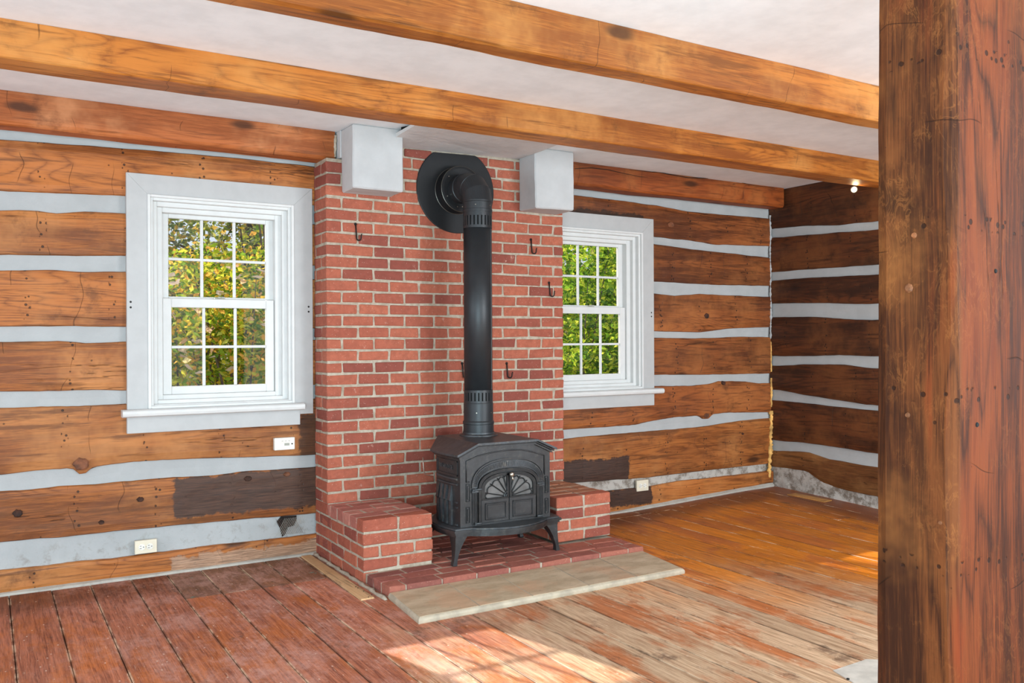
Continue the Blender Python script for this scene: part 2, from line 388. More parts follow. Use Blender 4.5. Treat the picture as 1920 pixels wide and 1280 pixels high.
def m_iron(name, rgb, rough, spec=.5, wear=.35):
    t = NT(name); p = t.pos(); n = t.noise(p, 9, 6, .7)
    c = t.mix(t.ramp(n, .35, .7), s2l([v*.8 for v in rgb]), s2l([v*1.15 for v in rgb]))
    s = t.sep(t.n('ShaderNodeNewGeometry').outputs['Normal'])
    c = t.mix(t.math('MULTIPLY', t.ramp(t.noise(p, 26, 6, .75), .52, .66), wear), c, s2l((132, 124, 112)))
    return t.done(c, t.math('MULTIPLY_ADD', n, .25, rough-.1), t.bump(t.noise(p, 170, 4), .25, .0015), .35, spec)
M_IRON = m_iron('black_cast_iron', (46, 47, 49), .38, .7, .12)
M_IRON_TOP = m_iron('grey_cast_iron', (64, 68, 72), .42, .7, .3)  # paler iron for the lid, collar and raised trim
M_IRON_D = m_iron('dark_cast_iron', (32, 32, 33), .45, .5, .1)
M_PIPE = plain('black_stovepipe_enamel', (44, 47, 50), .42, .25, .5, bump=.15)
M_PLATE = plain('black_matte_metal', (30, 31, 33), .55, .2, .4)
M_BLACK = plain('part_and_shade_black', (12, 12, 12), .9)  # black parts, and shade inside gaps given as colour
M_HOOK = plain('black_iron_hook', (34, 28, 26), .5, .6)
M_STEEL = plain('worn_nickel', (168, 160, 148), .3, .9)
M_DOORPANE = plain('sooty_glass', (88, 87, 86), .35, 0, .6, var=.16)
M_IVORY = plain('ivory_plastic', (224, 214, 192), .4, var=.02)
M_WPLAST = plain('white_plastic', (230, 226, 216), .4, var=.02)
M_GREYP = plain('grey_plastic', (158, 160, 148), .4)
M_FOAM = plain('amber_foam_sealant', (214, 164, 92), .8, bump=.9, var=.2)
M_GREYBOARD = plain('pale_grey_paint', (200, 194, 184), .5, var=.06)
M_TANPATCH = plain('bare_tan_wood', (188, 136, 72), .5, var=.1)
def m_emit(name, rgb, st):
    t = NT(name); e = t.n('ShaderNodeEmission', i_Color=s2l(rgb), i_Strength=st); t.t.links.new(e.outputs[0], t.out.inputs[0]); return t.m
M_BULB = m_emit('lit_lamp_glass', (255, 226, 176), 5)
def m_glass():
    t = NT('window_glass'); tr = t.n('ShaderNodeBsdfTransparent'); gl = t.n('ShaderNodeBsdfGlossy', i_Roughness=.02)
    fr = t.n('ShaderNodeFresnel', i_IOR=1.45); mx = t.n('ShaderNodeMixShader')
    t.put(mx.inputs[0], t.math('MULTIPLY', fr.outputs[0], .3)); t.put(mx.inputs[1], tr.outputs[0]); t.put(mx.inputs[2], gl.outputs[0])
    t.t.links.new(mx.outputs[0], t.out.inputs[0]); return t.m
M_GLASS = m_glass()
def m_leaf(name, cols, tr=.45):
    t = NT(name); isl = t.n('ShaderNodeNewGeometry').outputs['Random Per Island']
    cr = t.n('ShaderNodeValToRGB'); t.put(cr.inputs[0], isl); cr.color_ramp.interpolation = 'CONSTANT'
    el = cr.color_ramp.elements
    while len(el) < len(cols): el.new(.5)
    for i, c in enumerate(cols): el[i].position = i/len(cols); el[i].color = s2l(c)
    d = t.n('ShaderNodeBsdfDiffuse', i_Color=cr.outputs[0]); x = t.n('ShaderNodeBsdfTranslucent', i_Color=cr.outputs[0])
    m = t.n('ShaderNodeMixShader'); m.inputs[0].default_value = tr
    t.t.links.new(d.outputs[0], m.inputs[1]); t.t.links.new(x.outputs[0], m.inputs[2]); t.t.links.new(m.outputs[0], t.out.inputs[0]); return t.m
M_LEAF = m_leaf('autumn_leaves', [(176, 190, 56), (220, 212, 74), (120, 152, 50), (238, 200, 74), (150, 176, 60), (232, 176, 84), (96, 124, 52), (206, 208, 100)])
M_LEAF2 = m_leaf('green_leaves', [(130, 168, 48), (190, 206, 64), (92, 130, 44), (220, 220, 84), (78, 110, 46), (160, 190, 66)])
M_LEAF3 = m_leaf('distant_leaves', [(150, 162, 84), (190, 186, 100), (112, 130, 84), (214, 178, 92), (134, 140, 116)], .45)
M_LEAFP = m_leaf('pale_pink_leaves', [(226, 200, 180), (232, 190, 150), (224, 206, 150), (236, 214, 196)], .4)
M_BARK = plain('bark', (92, 80, 70), .9, bump=.8, var=.3)
def m_ground():
    t = NT('hillside_ground'); p = t.pos()
    c = t.mix(t.ramp(t.noise(p, 1.5, 7, .7), .4, .6), s2l((74, 78, 50)), s2l((118, 104, 70)))
    return t.done(c, .95)
M_GROUND = m_ground()

# ================================================================ THE ROOM
YB, XR, ZC = 5.22, 5.755, 2.575          # back wall, right wall, ceiling
XL, YN = -2.4, -1.2                      # how far walls and floor are built beyond the frame
# ---- ceiling
bm = bmesh.new(); box(bm, XL, XR+.3, YN, YB+.2, ZC, ZC+.12); struct('ceiling', fixn(bm), M_CEIL)
# ---- floor: subfloor with boards
bm = bmesh.new(); box(bm, XL, XR+.1, YN, YB+.1, -.12, -.022)
floor = struct('floor', fixn(bm), plain('dark_subfloor', (30, 20, 14), .9))
def zf(x, y):
    """the old floor climbs a little into the far right corner"""
    sm = lambda q: max(0, min(1, q))**2*(3-2*max(0, min(1, q)))
    return .055*sm((x-3.9)/1.9)*sm((y-3.3)/1.95)
JX = [.099, .293, .478, .68, .866, 1.05, 1.255, 1.415, 1.616, 1.79, 1.98, 2.175, 2.345, 2.51, 2.69, 2.86, 3.035, 3.175, 3.30, 3.425,
      3.60, 3.78, 3.96, 4.14, 4.31, 4.48, 4.67, 4.86, 5.06, 5.20, 5.338, 5.52, XR+.02]
x = .099; left = []
while x > XL+.15: x -= R_.choice((.18, .19, .2, .21)); left.append(x)
JX = left[::-1] + JX
fr = random.Random(3)
def board(x0, x1, y0, y1, zt=0):
    bm = bmesh.new(); g = .0016
    uvl = bm.loops.layers.uv.new('UVMap')
    a, b = x0+g, x1-g; n = max(2, int((y1-y0)/.3)); dz = fr.uniform(-.0012, .0012)
    top = []; 
    for i in range(n+1):
        y = y0+g + (y1-y0-2*g)*i/n; w = .0012*noise.noise(Vector((x0*9, y*2, 3)))
        z = zt + dz + .001*noise.noise(Vector((x0*5, y, 0)))
        za, zb_ = z+zf(a, y), z+zf(b, y)
        top.append([bm.verts.new((a+w, y, za-.018)), bm.verts.new((a+w, y, za-.002)), bm.verts.new((a+w+.002, y, za)),
                    bm.verts.new((b+w-.002, y, zb_)), bm.verts.new((b+w, y, zb_-.002)), bm.verts.new((b+w, y, zb_-.018))])
    U = (0, 0, .01, .99, 1, 1)
    for i in range(n):
        for k in range(5):
            f = bm.faces.new((top[i][k], top[i][k+1], top[i+1][k+1], top[i+1][k]))
            for l in f.loops:
                for kk in (k, k+1):
                    if l.vert in (top[i][kk], top[i+1][kk]): l[uvl].uv = (U[kk], 0 if l.vert is top[i][kk] else 1)
    bm.faces.new(top[0]); bm.faces.new(top[-1][::-1])
    return obj('floorboard', fixn(bm), M_FLOOR, floor, loc=((x0+x1)/2, (y0+y1)/2, zt))
for x0, x1 in zip(JX, JX[1:]):
    yend = YB+.03
    if x0 > 3.5: yend = 5.06          # boards stop at a header board along the right part of the back wall
    cut = None
    if x0 > 3.5 and fr.random() < .6: cut = fr.uniform(2.2, 4.4)
    elif x0 < 1.6 and x0 > .85: cut = 4.645
    elif x0 < .8 and fr.random() < .4: cut = fr.uniform(.5, 2.6)
    if cut: board(x0, x1, YN, cut); board(x0, x1, cut, yend)
    else: board(x0, x1, YN, yend)
for k in range(6): board(3.42+k*.395, 3.42+(k+1)*.395, 5.06, YB+.03)
# ---- log contours, read on the wall planes. (top polyline, bottom polyline) left of and right of the chimney
YF = 5.215
LOGS = [
 ([(0,261.3),(66,264.6),(112,269),(164,272.2),(197,275),(250,278.7),(371,289),(462,297.3),(580,310.7)],
  [(0,357),(131,362),(235,366.3),(580,383)],
  [(1077,365),(1166,375.7),(1230,384.5),(1299,397),(1445,409.4)],
  [(1077,424),(1227,443.4),(1299,450),(1341.5,458),(1438.5,460.7)]),
 ([(0,394.3),(40,393),(66,394),(105,399.8),(157,395.8),(235,400)], [(0,477),(118,478),(236,479.5)],
  [(1227,456.7),(1299,466.8),(1445,482.7)], [(1227,527.6),(1347,533.7),(1444,535.6)]),
 ([(0,506.4),(98,505.7),(151,509.7),(235,508.4)], [(0,612.4),(118,610.7),(235,613)],
  [(1227,549.7),(1267,554.2),(1310,551),(1445,556.3)], [(1227,620.8),(1315,622.7),(1379,614.7),(1444,612.9)]),
 ([(0,641),(118,639.3),(164,643),(235,639.6)], [(0,733.7),(75,733.7),(150,731),(234,732)],
  [(1227,633.3),(1326,634),(1392,630.7),(1448,632)], [(1226.6,702.3),(1326,702.3),(1448,699.7)]),
 ([(0,765.6),(75,762),(187,760),(234,757),(580,748)],
  [(0,890.5),(75,882),(127.5,877.3),(137,879),(142.5,885.6),(150,889),(160,888),(166,883),(174,877),(210,870.6),(250,865.7),(336,861.2),(580,853.5)],
  [(1226.6,723.6),(1299.7,723),(1331.6,719.6),(1350,714.3),(1400.6,715),(1422,718.3),(1451,717.7)],
  [(1056,805.6),(1137,800.7),(1195,796),(1226.6,788.7),(1268,782),(1310,779.4),(1316,782),(1320,785.5),(1330,785),(1334,780),(1339,776.5),(1369,773.3),(1451,772.7)]),
 ([(0,922),(75,916.7),(112.5,911.8),(172.5,908),(250,901.4),(336,894.8),(403,891.5),(440,887),(470,883),(581,876.4)],
  [(0,1016.8),(112.5,1007.5),(250,993.2),(302,988),(403,978.8),(581,963.7)],
  [(1056,823.3),(1117.5,817),(1220,808.6),(1321,800),(1390,788.7),(1448,783.3)], [(1056,907),(1220,895),(1300,885),(1443,869)]),
 ([(0,1069.3),(90,1060),(150,1051.3),(210,1048),(250,1041.5),(302,1036),(400,1022),(470,1015.8),(581,1002.3)],
  [(0,1112.5),(250,1078.7),(367,1070),(573,1041)],
  [(1143,920),(1220,912),(1273,901.5),(1353,893.6),(1440.5,883)], [(1146.6,960.6),(1220,946),(1440.5,906)]),
]
def poly_fn(pts, seed, amp=.006):
    pts = sorted(pts)
    def f(x):
        if x <= pts[0][0]:
            z = pts[0][1]
        elif x >= pts[-1][0]: z = pts[-1][1]
        else:
            for (a, za), (b, zb) in zip(pts, pts[1:]):
                if a <= x <= b: z = za + (zb-za)*(x-a)/(b-a); break
        return z + amp*.5*noise.noise(Vector((x*7, seed, 0))) + amp*.35*noise.noise(Vector((x*31, seed, 5)))
    return f
def wallpoly(L, Rr, seed, Y=YF):
    pts = [(v.x, v.z) for v in (onY(a, b, Y) for a, b in L+Rr)]
    return poly_fn(pts, seed)
# window openings (x0, x1, z0, z1)
WL, WR_ = 1.1875, 3.907
HW = .455
OPEN = [(WL-HW, WL+HW, .905, 2.17), (WR_-HW, WR_+HW, .905, 2.17)]
def steps(x0, x1, d):
    n = max(1, int(round((x1-x0)/d))); return [x0+(x1-x0)*i/n for i in range(n+1)]
def strip(bm, xs, zt, zb, P, face, rnd, seed, rows=6, amp=.003, depth=.08, bulge=0.0):
    """a hewn face: columns along xs, rounded top and bottom arris, returning to depth. P(x, d, z) gives the point"""
    cols = []
    for x in xs:
        t, b = zt(x), zb(x)
        if t-b < .004: t = b+.004
        h = t-b; r = min(rnd, h/3); col = [P(x, face+depth, b), P(x, face+r*.9, b)]
        for i in range(rows+1):
            v = i/rows; z = b + r*.35 + (h-r*.7)*v
            d = face + (r*.35 if i in (0, rows) else 0) + amp*noise.noise(Vector((x*2.2, z*6, seed))) + amp*.4*noise.noise(Vector((x*11, z*16, seed)))
            d -= bulge*math.sin(math.pi*v)
            col.append(P(x, d, z))
        col += [P(x, face+r*.9, t), P(x, face+depth, t)]
        cols.append([bm.verts.new(p) for p in col])
    for a, b in zip(cols, cols[1:]):
        for k in range(len(a)-1): bm.faces.new((a[k], a[k+1], b[k+1], b[k]))
    bm.faces.new(cols[0]); bm.faces.new(cols[-1][::-1])
def cut_strip(bm, x0, x1, zt, zb, openings, P, face, rnd, seed, step=.05, **k):
    edges = [x0] + [e for o in openings for e in (o[0], o[1]) if x0 < e < x1] + [x1]
    for a, b in zip(edges, edges[1:]):
        mid = (a+b)/2; op = next((o for o in openings if o[0] < mid < o[1]), None)
        if not op: strip(bm, steps(a, b, step), zt, zb, P, face, rnd, seed, **k); continue
        lo, hi = op[2], op[3]
        if max(zt(q) for q in steps(a, b, .1)) > hi+.006: strip(bm, steps(a, b, step), zt, lambda q: max(zb(q), hi), P, face, rnd, seed, **k)
        if min(zb(q) for q in steps(a, b, .1)) < lo-.006: strip(bm, steps(a, b, step), lambda q: min(zt(q), lo), zb, P, face, rnd, seed, **k)
PB = lambda x, d, z: (x, d, z)
# backing of the back wall
bm = bmesh.new(); yb0, yb1 = YB+.055, YB+.22
e = [XL, OPEN[0][0], OPEN[0][1], OPEN[1][0], OPEN[1][1], XR+.2]
for i in (0, 2, 4): box(bm, e[i], e[i+1], yb0, yb1, -.1, 2.575)
for o in OPEN: box(bm, o[0], o[1], yb0, yb1, -.1, o[2]); box(bm, o[0], o[1], yb0, yb1, o[3], 2.575)
wall_back = struct('wall_back', fixn(bm), M_CHINK)
T = []; B = []
for i, (a, b, c, d) in enumerate(LOGS): T.append(wallpoly(a, c, i*3.1)); B.append(wallpoly(b, d, i*3.1+1.5))
XM = 2.6
def nodeform(o): return o
for i in range(7):
    # each course is one log left of mid-chimney and one right of it in the photograph's tones
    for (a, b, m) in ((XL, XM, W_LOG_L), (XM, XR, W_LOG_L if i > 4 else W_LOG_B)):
        bm = bmesh.new(); cut_strip(bm, a, b, T[i], B[i], OPEN, PB, YF-(.012 if i == 6 else 0), .014, i*5.3+a, step=.03 if i in (4, 6) else .045, rows=7, amp=.007)
        obj('log', fixn(bm), m, wall_back, loc=((a+b)/2, YF, (T[i]((a+b)/2)+B[i]((a+b)/2))/2), smooth=False)
top = lambda x: ZC
for i in range(8):
    zt = top if i == 0 else B[i-1]; zb = T[i] if i < 7 else (lambda x: 0.0)
    for (a, b) in ((XL, XM), (XM, XR)):
        bm = bmesh.new()
        cut_strip(bm, a, b, (lambda x, f=zt: f(x)+.008), (lambda x, f=zb: f(x)-.008), OPEN, PB, YB+.016, .004, i*2.3, step=.09, rows=4, amp=.004, depth=.05, bulge=-.004)
        mt = M_CHINK_D if (i == 6 and a == XM) else M_CHINK
        if i == 7: continue
        obj('chinking', fixn(bm), mt, wall_back, loc=((a+b)/2, YB, (zt((a+b)/2)+zb((a+b)/2))/2))
# cement fillet along the floor
bm = bmesh.new()
for a, b in ((XL, .66), (.66, 1.735), (3.44, XR)):
    xs = steps(a, b, .08)
    rings = []
    for q in xs:
        w = .004*noise.noise(Vector((q*6, 0, 0))); fz = zf(q, 5.2); hh = max(.018+fz, B[6](q)+.006)
        rings.append([(q, YB+.03, -.01), (q, YB-.034+w, -.01), (q, YB-.030+w, .012+fz+w), (q, YB-.008, hh), (q, YB+.03, hh)])
    loft(bm, rings)
o = struct('baseboard_back', fixn(bm), m_plaster('grey_cement', (186, 180, 170), bump=.9, everywhere=.3))
# ---- right wall
RL = [
 (None, [(1452.5,428),(1505,423),(1570,422),(1600,418),(1630,416)]),
 ([(1445.5,445.5),(1505,441),(1575,435),(1627.5,431.7)], [(1450,510),(1505,505),(1625,497.5)]),
 ([(1446,526),(1505,521),(1580,517.5),(1625,515.7)], [(1450,568.7),(1540,567.5),(1625,570)]),
 ([(1448.7,594.5),(1530,593.7),(1580,598),(1627.5,599.5)], [(1455,667.5),(1505,667.5),(1570,665.7),(1625,667.5)]),
 ([(1457.5,685.7),(1505,683),(1580,683),(1625,690)], [(1460,731),(1505,740),(1570,750),(1625,758.7)]),
 ([(1458.7,751),(1505,755),(1555,761),(1625,768.7)], [(1457.5,826),(1505,830),(1570,838.7),(1625,847.5)]),
 ([(1453.7,845),(1512.5,847.5),(1550,860),(1625,873.7)], [(1450,875),(1512,883.7),(1542.5,906),(1570,916),(1625,927.5)]),
]
def sidepoly(P_, seed):
    return poly_fn([(v.y, v.z) for v in (onX(a, b, XR-.005) for a, b in P_)], seed)
bm = bmesh.new(); box(bm, XR+.055, XR+.22, YN, YB+.2, -.1, 2.575)
wall_right = struct('wall_right', fixn(bm), M_CHINK)
PR = lambda y, d, z: (XR + (d-YB), y, z)
RT_ = []; RB = []
for i, (a, b) in enumerate(RL):
    RT_.append(top if a is None else sidepoly(a, 40+i*3.3)); RB.append(sidepoly(b, 41+i*3.3))
for i in range(7):
    bm = bmesh.new(); strip(bm, steps(YN, YB+.01, .05), RT_[i], RB[i], PR, YB-.006, .013, 60+i*4, rows=7, amp=.006)
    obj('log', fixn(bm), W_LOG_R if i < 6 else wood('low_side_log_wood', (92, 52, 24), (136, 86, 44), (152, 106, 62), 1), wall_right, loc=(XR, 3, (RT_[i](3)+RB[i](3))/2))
    zt = RB[i]; zb = RT_[i+1] if i < 6 else (lambda y: -.005)
    bm = bmesh.new(); strip(bm, steps(YN, YB+.01, .1 if i < 6 else .05), (lambda y, f=zt: f(y)+.008), (lambda y, f=zb: f(y)-.008), PR, YB+(.016 if i < 6 else .0), .004, 90+i, rows=4 if i < 6 else 7, amp=.004 if i < 6 else .016, depth=.05, bulge=-.004)
    obj('chinking', fixn(bm), M_CHINK if i < 6 else M_CHINK_D, wall_right, loc=(XR, 3, (zt(3)+zb(3))/2))
# foam run down the corner
def blob_strip(name, pts, r, mat, parent, seed, n=7, label=None):
    rr = random.Random(seed); P = []; Rr = []
    for (a, b) in zip(pts, pts[1:]):
        k = max(2, int((Vector(b)-Vector(a)).length/.012))
        for j in range(k):
            q = Vector(a).lerp(Vector(b), j/k); P.append(q + Vector((rr.uniform(-.2, .2), rr.uniform(-.2, .2), 0))*r); Rr.append(r*rr.uniform(.45, 1.2))
    bm = bmesh.new(); tube(bm, P, Rr, n); return obj(name, fixn(bm), mat, parent, loc=pts[0], smooth=True, label=label)
cx_, cy_ = XR-.004, YB-.002
blob_strip('foam_sealant', [(cx_-.004, cy_-.006, z) for z in (.98, .80, .72)], .011, M_FOAM, wall_back, 4)
blob_strip('foam_sealant', [(cx_-.004, cy_-.006, .70), (cx_-.012, cy_-.006, .50), (cx_-.02, cy_-.008, .40), (cx_-.03, cy_-.01, .30), (cx_-.045, cy_-.012, .12)], .02, M_FOAM, wall_back, 5)
blob_strip('foam_sealant', [(cx_-.002, cy_-.004, 1.29), (cx_-.002, cy_-.004, 1.02)], .007, M_FOAM, wall_back, 6)
blob_strip('plaster_bead', [(cx_, cy_, 2.37), (cx_, cy_, 1.9), (cx_, cy_, 1.3)], .012, M_CHINK, wall_back, 7)
# hole in the chinking with wire lath
bm = bmesh.new()
pc = [onY(a, b, YB+.0105) for a, b in ((519,978),(527,968),(556,966),(556,975),(551,985),(540,988),(534,1002),(529,1006),(525,990))]
v = [bm.verts.new(p) for p in pc]; v2 = [bm.verts.new(p+Vector((0, .004, 0))) for p in pc]
bm.faces.new(v); bm.faces.new(v2[::-1])
for i in range(len(v)): bm.faces.new((v[i], v2[i], v2[(i+1) % len(v)], v[(i+1) % len(v)]))
obj('chinking_hole', fixn(bm), plain('dark_gap', (38, 28, 24), .9, var=.4), wall_back, loc=pc[0], label='dark broken hole in the chinking')  # flat plate; the shade inside the hole is put into its dark colour
bm = bmesh.new(); c0 = onY(543, 986, YB+.006)
for k in range(-5, 6):
    for s in (1, -1):
        a = c0 + Vector((k*.011-.028, 0, -.05*s)); bb = c0 + Vector((k*.011+.028, 0, .05*s)); tube(bm, [a, bb], .0009, 4)
obj('wire_lath', fixn(bm), M_STEEL, wall_back, loc=c0, label='diamond mesh wire lath showing in the broken chinking')

M_KNOT = plain('log_knot', (112, 66, 40), .7, bump=.9, var=.35); M_KNOTD = plain('dark_knot', (58, 32, 20), .8, bump=.9, var=.35)
for (px, py, r, m) in ((152, 870, .034, M_KNOT), (33, 962, .020, M_KNOTD), (263, 936, .014, M_KNOTD), (465, 897, .015, M_KNOTD), (190, 979, .012, M_KNOTD), (178, 1066, .022, M_KNOTD), (274, 1054, .024, M_KNOTD),
                       (538, 889, .014, M_KNOT), (1325, 779, .020, M_KNOT), (1357, 718, .016, M_KNOTD), (1393, 813, .008, M_KNOTD), (1325, 592, .022, M_KNOTD), (1258, 421, .022, M_KNOT)):
    q = onY(px, py, YF-.004); bm = bmesh.new(); n = 14; e = R_.uniform(1.1, 1.5)
    loft(bm, [[(q.x+math.cos(2*math.pi*k/n)*r*e*sc*(1+.12*math.sin(k*2.1)), q.y+dy, q.z+math.sin(2*math.pi*k/n)*r*sc*(1+.12*math.sin(k*3.7))) for k in range(n)] for sc, dy in ((1.02, .02), (1, -.001), (.8, -.005), (.35, -.003))])
    obj('knot', fixn(bm), m, wall_back, loc=q)

# ================================================================ BEAMS
def beam(name, label, x0, x1, y0, y1, z0, z1, mat, seed, bow=0.0, cham=.012, wane=0.0, group=None):
    rings = []
    for x in steps(x0, x1, .07):
        n1 = .007*noise.noise(Vector((x*1.7, seed, 0))) + .002*noise.noise(Vector((x*9, seed, 1)))
        n2 = .006*noise.noise(Vector((x*1.3, seed, 4))) + .002*noise.noise(Vector((x*8, seed, 5)))
        c = cham*(1+.8*noise.noise(Vector((x*3, seed, 8))))
        w = wane*max(0, math.sin((x-x0)/(x1-x0)*math.pi*1.6+.3)) if wane else 0
        a, b = z0+n2, y0+n1
        rings.append([(x, b, z1), (x, b, a+c+w), (x, b+c*.5+w*.55, a+c*.3+w*.25), (x, b+c+w, a), (x, y1-c+n1, a), (x, y1+n1, a+c), (x, y1, z1)])
    bm = bmesh.new(); loft(bm, rings)
    o = obj(name, fixn(bm), mat, None, loc=((x0+x1)/2, (y0+y1)/2, z0)); tag(o, label, 'beam', 'hewn ceiling beams'); return o
beam('ceiling_beam', 'foremost honey-brown hewn beam crossing the upper right of the ceiling', XL, XR-.008, 2.775, 2.895, 2.398, ZC-.001, W_BEAM, 2, wane=.03)
beam('ceiling_beam', 'long middle honey-brown ceiling beam passing in front of the plaster corbels', XL, XR-.008, 3.935, 4.125, 2.424, ZC-.001, W_BEAM, 9)
beam('ceiling_beam', 'dark-knotted beam against the back wall left of the chimney, ending at the left corbel', XL, 1.812, 5.045, 5.20, 2.402, ZC-.001, W_WBEAM, 14, cham=.02)
beam('ceiling_beam', 'cracked reddish beam against the back wall right of the chimney', 3.40, XR-.03, 5.045, 5.20, 2.412, ZC-.001, wood('cracked_beam_wood', (116, 54, 20), (166, 84, 34), (190, 116, 60), 0, nails=False), 21, cham=.018)
# the long black crack along the right wall beam
cr_ = bpy.data.objects['ceiling_beam.003']
bm = bmesh.new()
cp_ = [onY(a, b, 5.041) for a, b in ((1180,318),(1215,322),(1235,322.5),(1262,328),(1290,333),(1325,334),(1352,333),(1375,338),(1410,347),(1432,350),(1458,354))]
tube(bm, cp_, [.001, .002, .0032, .003, .003, .0034, .0034, .0024, .002, .0015, .0008], 5)
obj('crack', fixn(bm), M_BLACK, cr_, loc=cp_[0], label='long black shrinkage crack')
bm = bmesh.new(); cp_ = [onY(a, b, 5.041) for a, b in ((1078,316),(1110,314.5),(1140,318),(1170,325),(1200,331),(1215,332))]
tube(bm, cp_, [.002, .0026, .0026, .002, .0016, .0006], 5)
obj('crack', fixn(bm), M_BLACK, cr_, loc=cp_[0], label='short black shrinkage crack')
# pale plaster bits at the end of the left wall beam
cl_ = bpy.data.objects['ceiling_beam.002']
blob_strip('end_packing', [(1.812, 5.044, 2.42), (1.815, 5.044, 2.565)], .009, M_MORTAR, cl_, 3, label='crumbly mortar packing at the beam end')

# ================================================================ CHIMNEY, PEDESTALS, HEARTH
def zc_(k): return .0684*k if k <= 5 else .342 + .07064*(k-5)
YC = 4.99; CX0, CX1 = 1.735, 3.44
JT = .0125
def brick(parent, x0, x1, y0, y1, z0, z1, mat, rnd, jit=.0031, name='brick'):
    bm = bmesh.new(); box(bm, x0, x1, y0, y1, z0, z1, bev=.004, jit=jit, rnd=rnd)
    return obj(name, fixn(bm), mat, parent, loc=((x0+x1)/2, (y0+y1)/2, (z0+z1)/2))
chim = thing('brick_chimney', 'red brick chimney breast standing against the log wall behind the stove', 'chimney', ((CX0+CX1)/2, 5.1, 0))
ZTOP = zc_(34)
bm = bmesh.new(); box(bm, CX0+.0045, CX1-.0045, YC+.0045, 5.211, 0, 2.40)
box(bm, 2.10, 3.15, YC+.0055, 5.211, 2.40, 2.53)
obj('mortar', fixn(bm), M_MORTAR, chim)
br = random.Random(11); stuff = bmesh.new()
for k in range(0, 36):
    z0, z1 = zc_(k), zc_(k+1)-JT
    xa, xb = (CX0, CX1) if k < 34 else (2.14, 3.10)
    if k == 35: z1 = z0 + .05
    if z1 > 2.41 and k < 34: pass
    odd = k % 2 == 1
    x = xa if k < 34 else 2.14
    first = True
    while x < xb-.03:
        L = .1915 if (odd or not first) else .0905
        if k >= 34 and first: L = .09 if odd else .15
        x1 = min(x+L, xb)
        if xb-x1 < .035: x1 = xb
        yd = .0
        back = YC+.09
        if first and k < 34: back = YC + (.0925 if odd else .1935)
        if x1 >= CX1-.001: back = YC + (.0925 if not odd else .1935)
        hidden = (x > 2.26 and x1 < 2.90 and z1 < .60) or (z1 < .34 and (x1 < 2.12 or x > 2.98)) or (z0 > 2.20 and ((x > 1.83 and x1 < 2.12) or (x > 3.08 and x1 < 3.39)))
        if z0 > 2.39 and k < 34: x = x1+JT; first = False; continue
        zz1 = min(z1, 2.40) if k < 34 else z1
        pr = br.uniform(-.0015, .0015)
        if hidden: box(stuff, x, x1, YC+pr, back, z0, zz1, bev=.003)
        else: brick(chim, x, x1, YC+pr, back, z0, zz1, M_BRICK, br)
        x = x1+JT; first = False
    if k < 34 and z0 < 2.39 and k >= 5:      # return on the left side, up to the log wall
        ys = YC + (.0925 if odd else .1935) + JT
        if odd: brick(chim, CX0, CX0+.09, ys, 5.212, z0, min(z1, 2.40), M_BRICK, br)
        else: box(stuff, CX0, CX0+.09, ys, 5.212, z0, min(z1, 2.40), bev=.003)
o = obj('brick', fixn(stuff), M_BRICK, chim); o['kind'] = 'stuff'
# hooks, thimble and plate follow below
# side bricks below the pedestal top run through to the front: belongs to the left pedestal
def pedestal(label, x0, x1, leftside):
    p = thing('brick_pedestal', label, 'pedestal', ((x0+x1)/2, 4.7, 0), 'brick pedestals beside the stove')
    zb0 = .0684
    y0 = 4.42; ye = YC-.003
    bm = bmesh.new(); box(bm, x0+.0045, x1-.0045, y0+.0045, ye, zb0 if not leftside else 0, .3375)
    if leftside: box(bm, x0+.006, x0+.1, ye-.01, 5.211, 0, .3375)
    obj('mortar', fixn(bm), M_MORTAR, p)
    mid = (x0+x1)/2
    for k in range(1, 5):
        z0, z1 = zc_(k), zc_(k+1)-JT
        if k == 2: spl = [x0, x0+.098, x0+.098+.206, x1]
        else: spl = [x0, mid, x1]
        topc = k == 4
        if topc: z1 = zc_(5)-.002
        for i, (a, b) in enumerate(zip(spl, spl[1:])):
            A = a if i == 0 else a+JT/2; B_ = b if b == x1 else b-JT/2
            dep = .0925 if not (k == 2 and i == 0) else .1935
            if k in (2,) and i == len(spl)-2: dep = .1935
            brick(p, A, B_, y0, y0+dep, z0, z1, M_BRICK, br)
        # side bricks
        y = y0 + (.1935 if k == 2 else .0925) + JT
        if not topc:
            while y < (YB if leftside else ye)-.03:
                lim = 5.212 if leftside else ye
                yy = min(y+.1935 if leftside else y+.1935, lim)
                if lim-yy < .03: yy = lim
                brick(p, x0, x0+.09, y, yy, z0, z1, M_BRICK, br)
                if y < ye-.03: brick(p, x1-.09, x1, y, min(yy, ye), z0, z1, M_BRICK, br)
                y = yy+JT
        else:
            row = 0                       # the top course shows its flat faces in rows
            while y < ye-.03:
                yy = min(y+.0925, ye); x = x0; row += 1; f = True
                while x < x1-.02:
                    L = (.1935 if row % 2 else .0925) if f else .1935
                    xx = min(x+L, x1)
                    if x1-xx < .03: xx = x1
                    brick(p, x, xx, y, yy, z0, z1, M_SKYLIT_BRICK if leftside else M_TANBRICK, br); x = xx+JT; f = False
                y = yy+JT
            if leftside: brick(p, x0, x0+.09, YC+.008, 5.212, z0, z1, M_BRICK, br)
    if leftside:
        y = 4.42; z0, z1 = zc_(0), zc_(1)-JT; y += 0
        f = True
        while y < YB-.03:
            yy = min(y+(.12 if f else .1935), 5.212); f = False
            if YB-yy < .03: yy = 5.212
            brick(p, x0, x0+.09, y, yy, z0, z1, M_BRICK, br); y = yy+JT
    return p
pedestal('low square brick pedestal left of the wood stove with pale skylit pink top', CX0, 2.148, True)
pedestal('low square brick pedestal right of the wood stove with tan top', 2.992, 3.405, False)
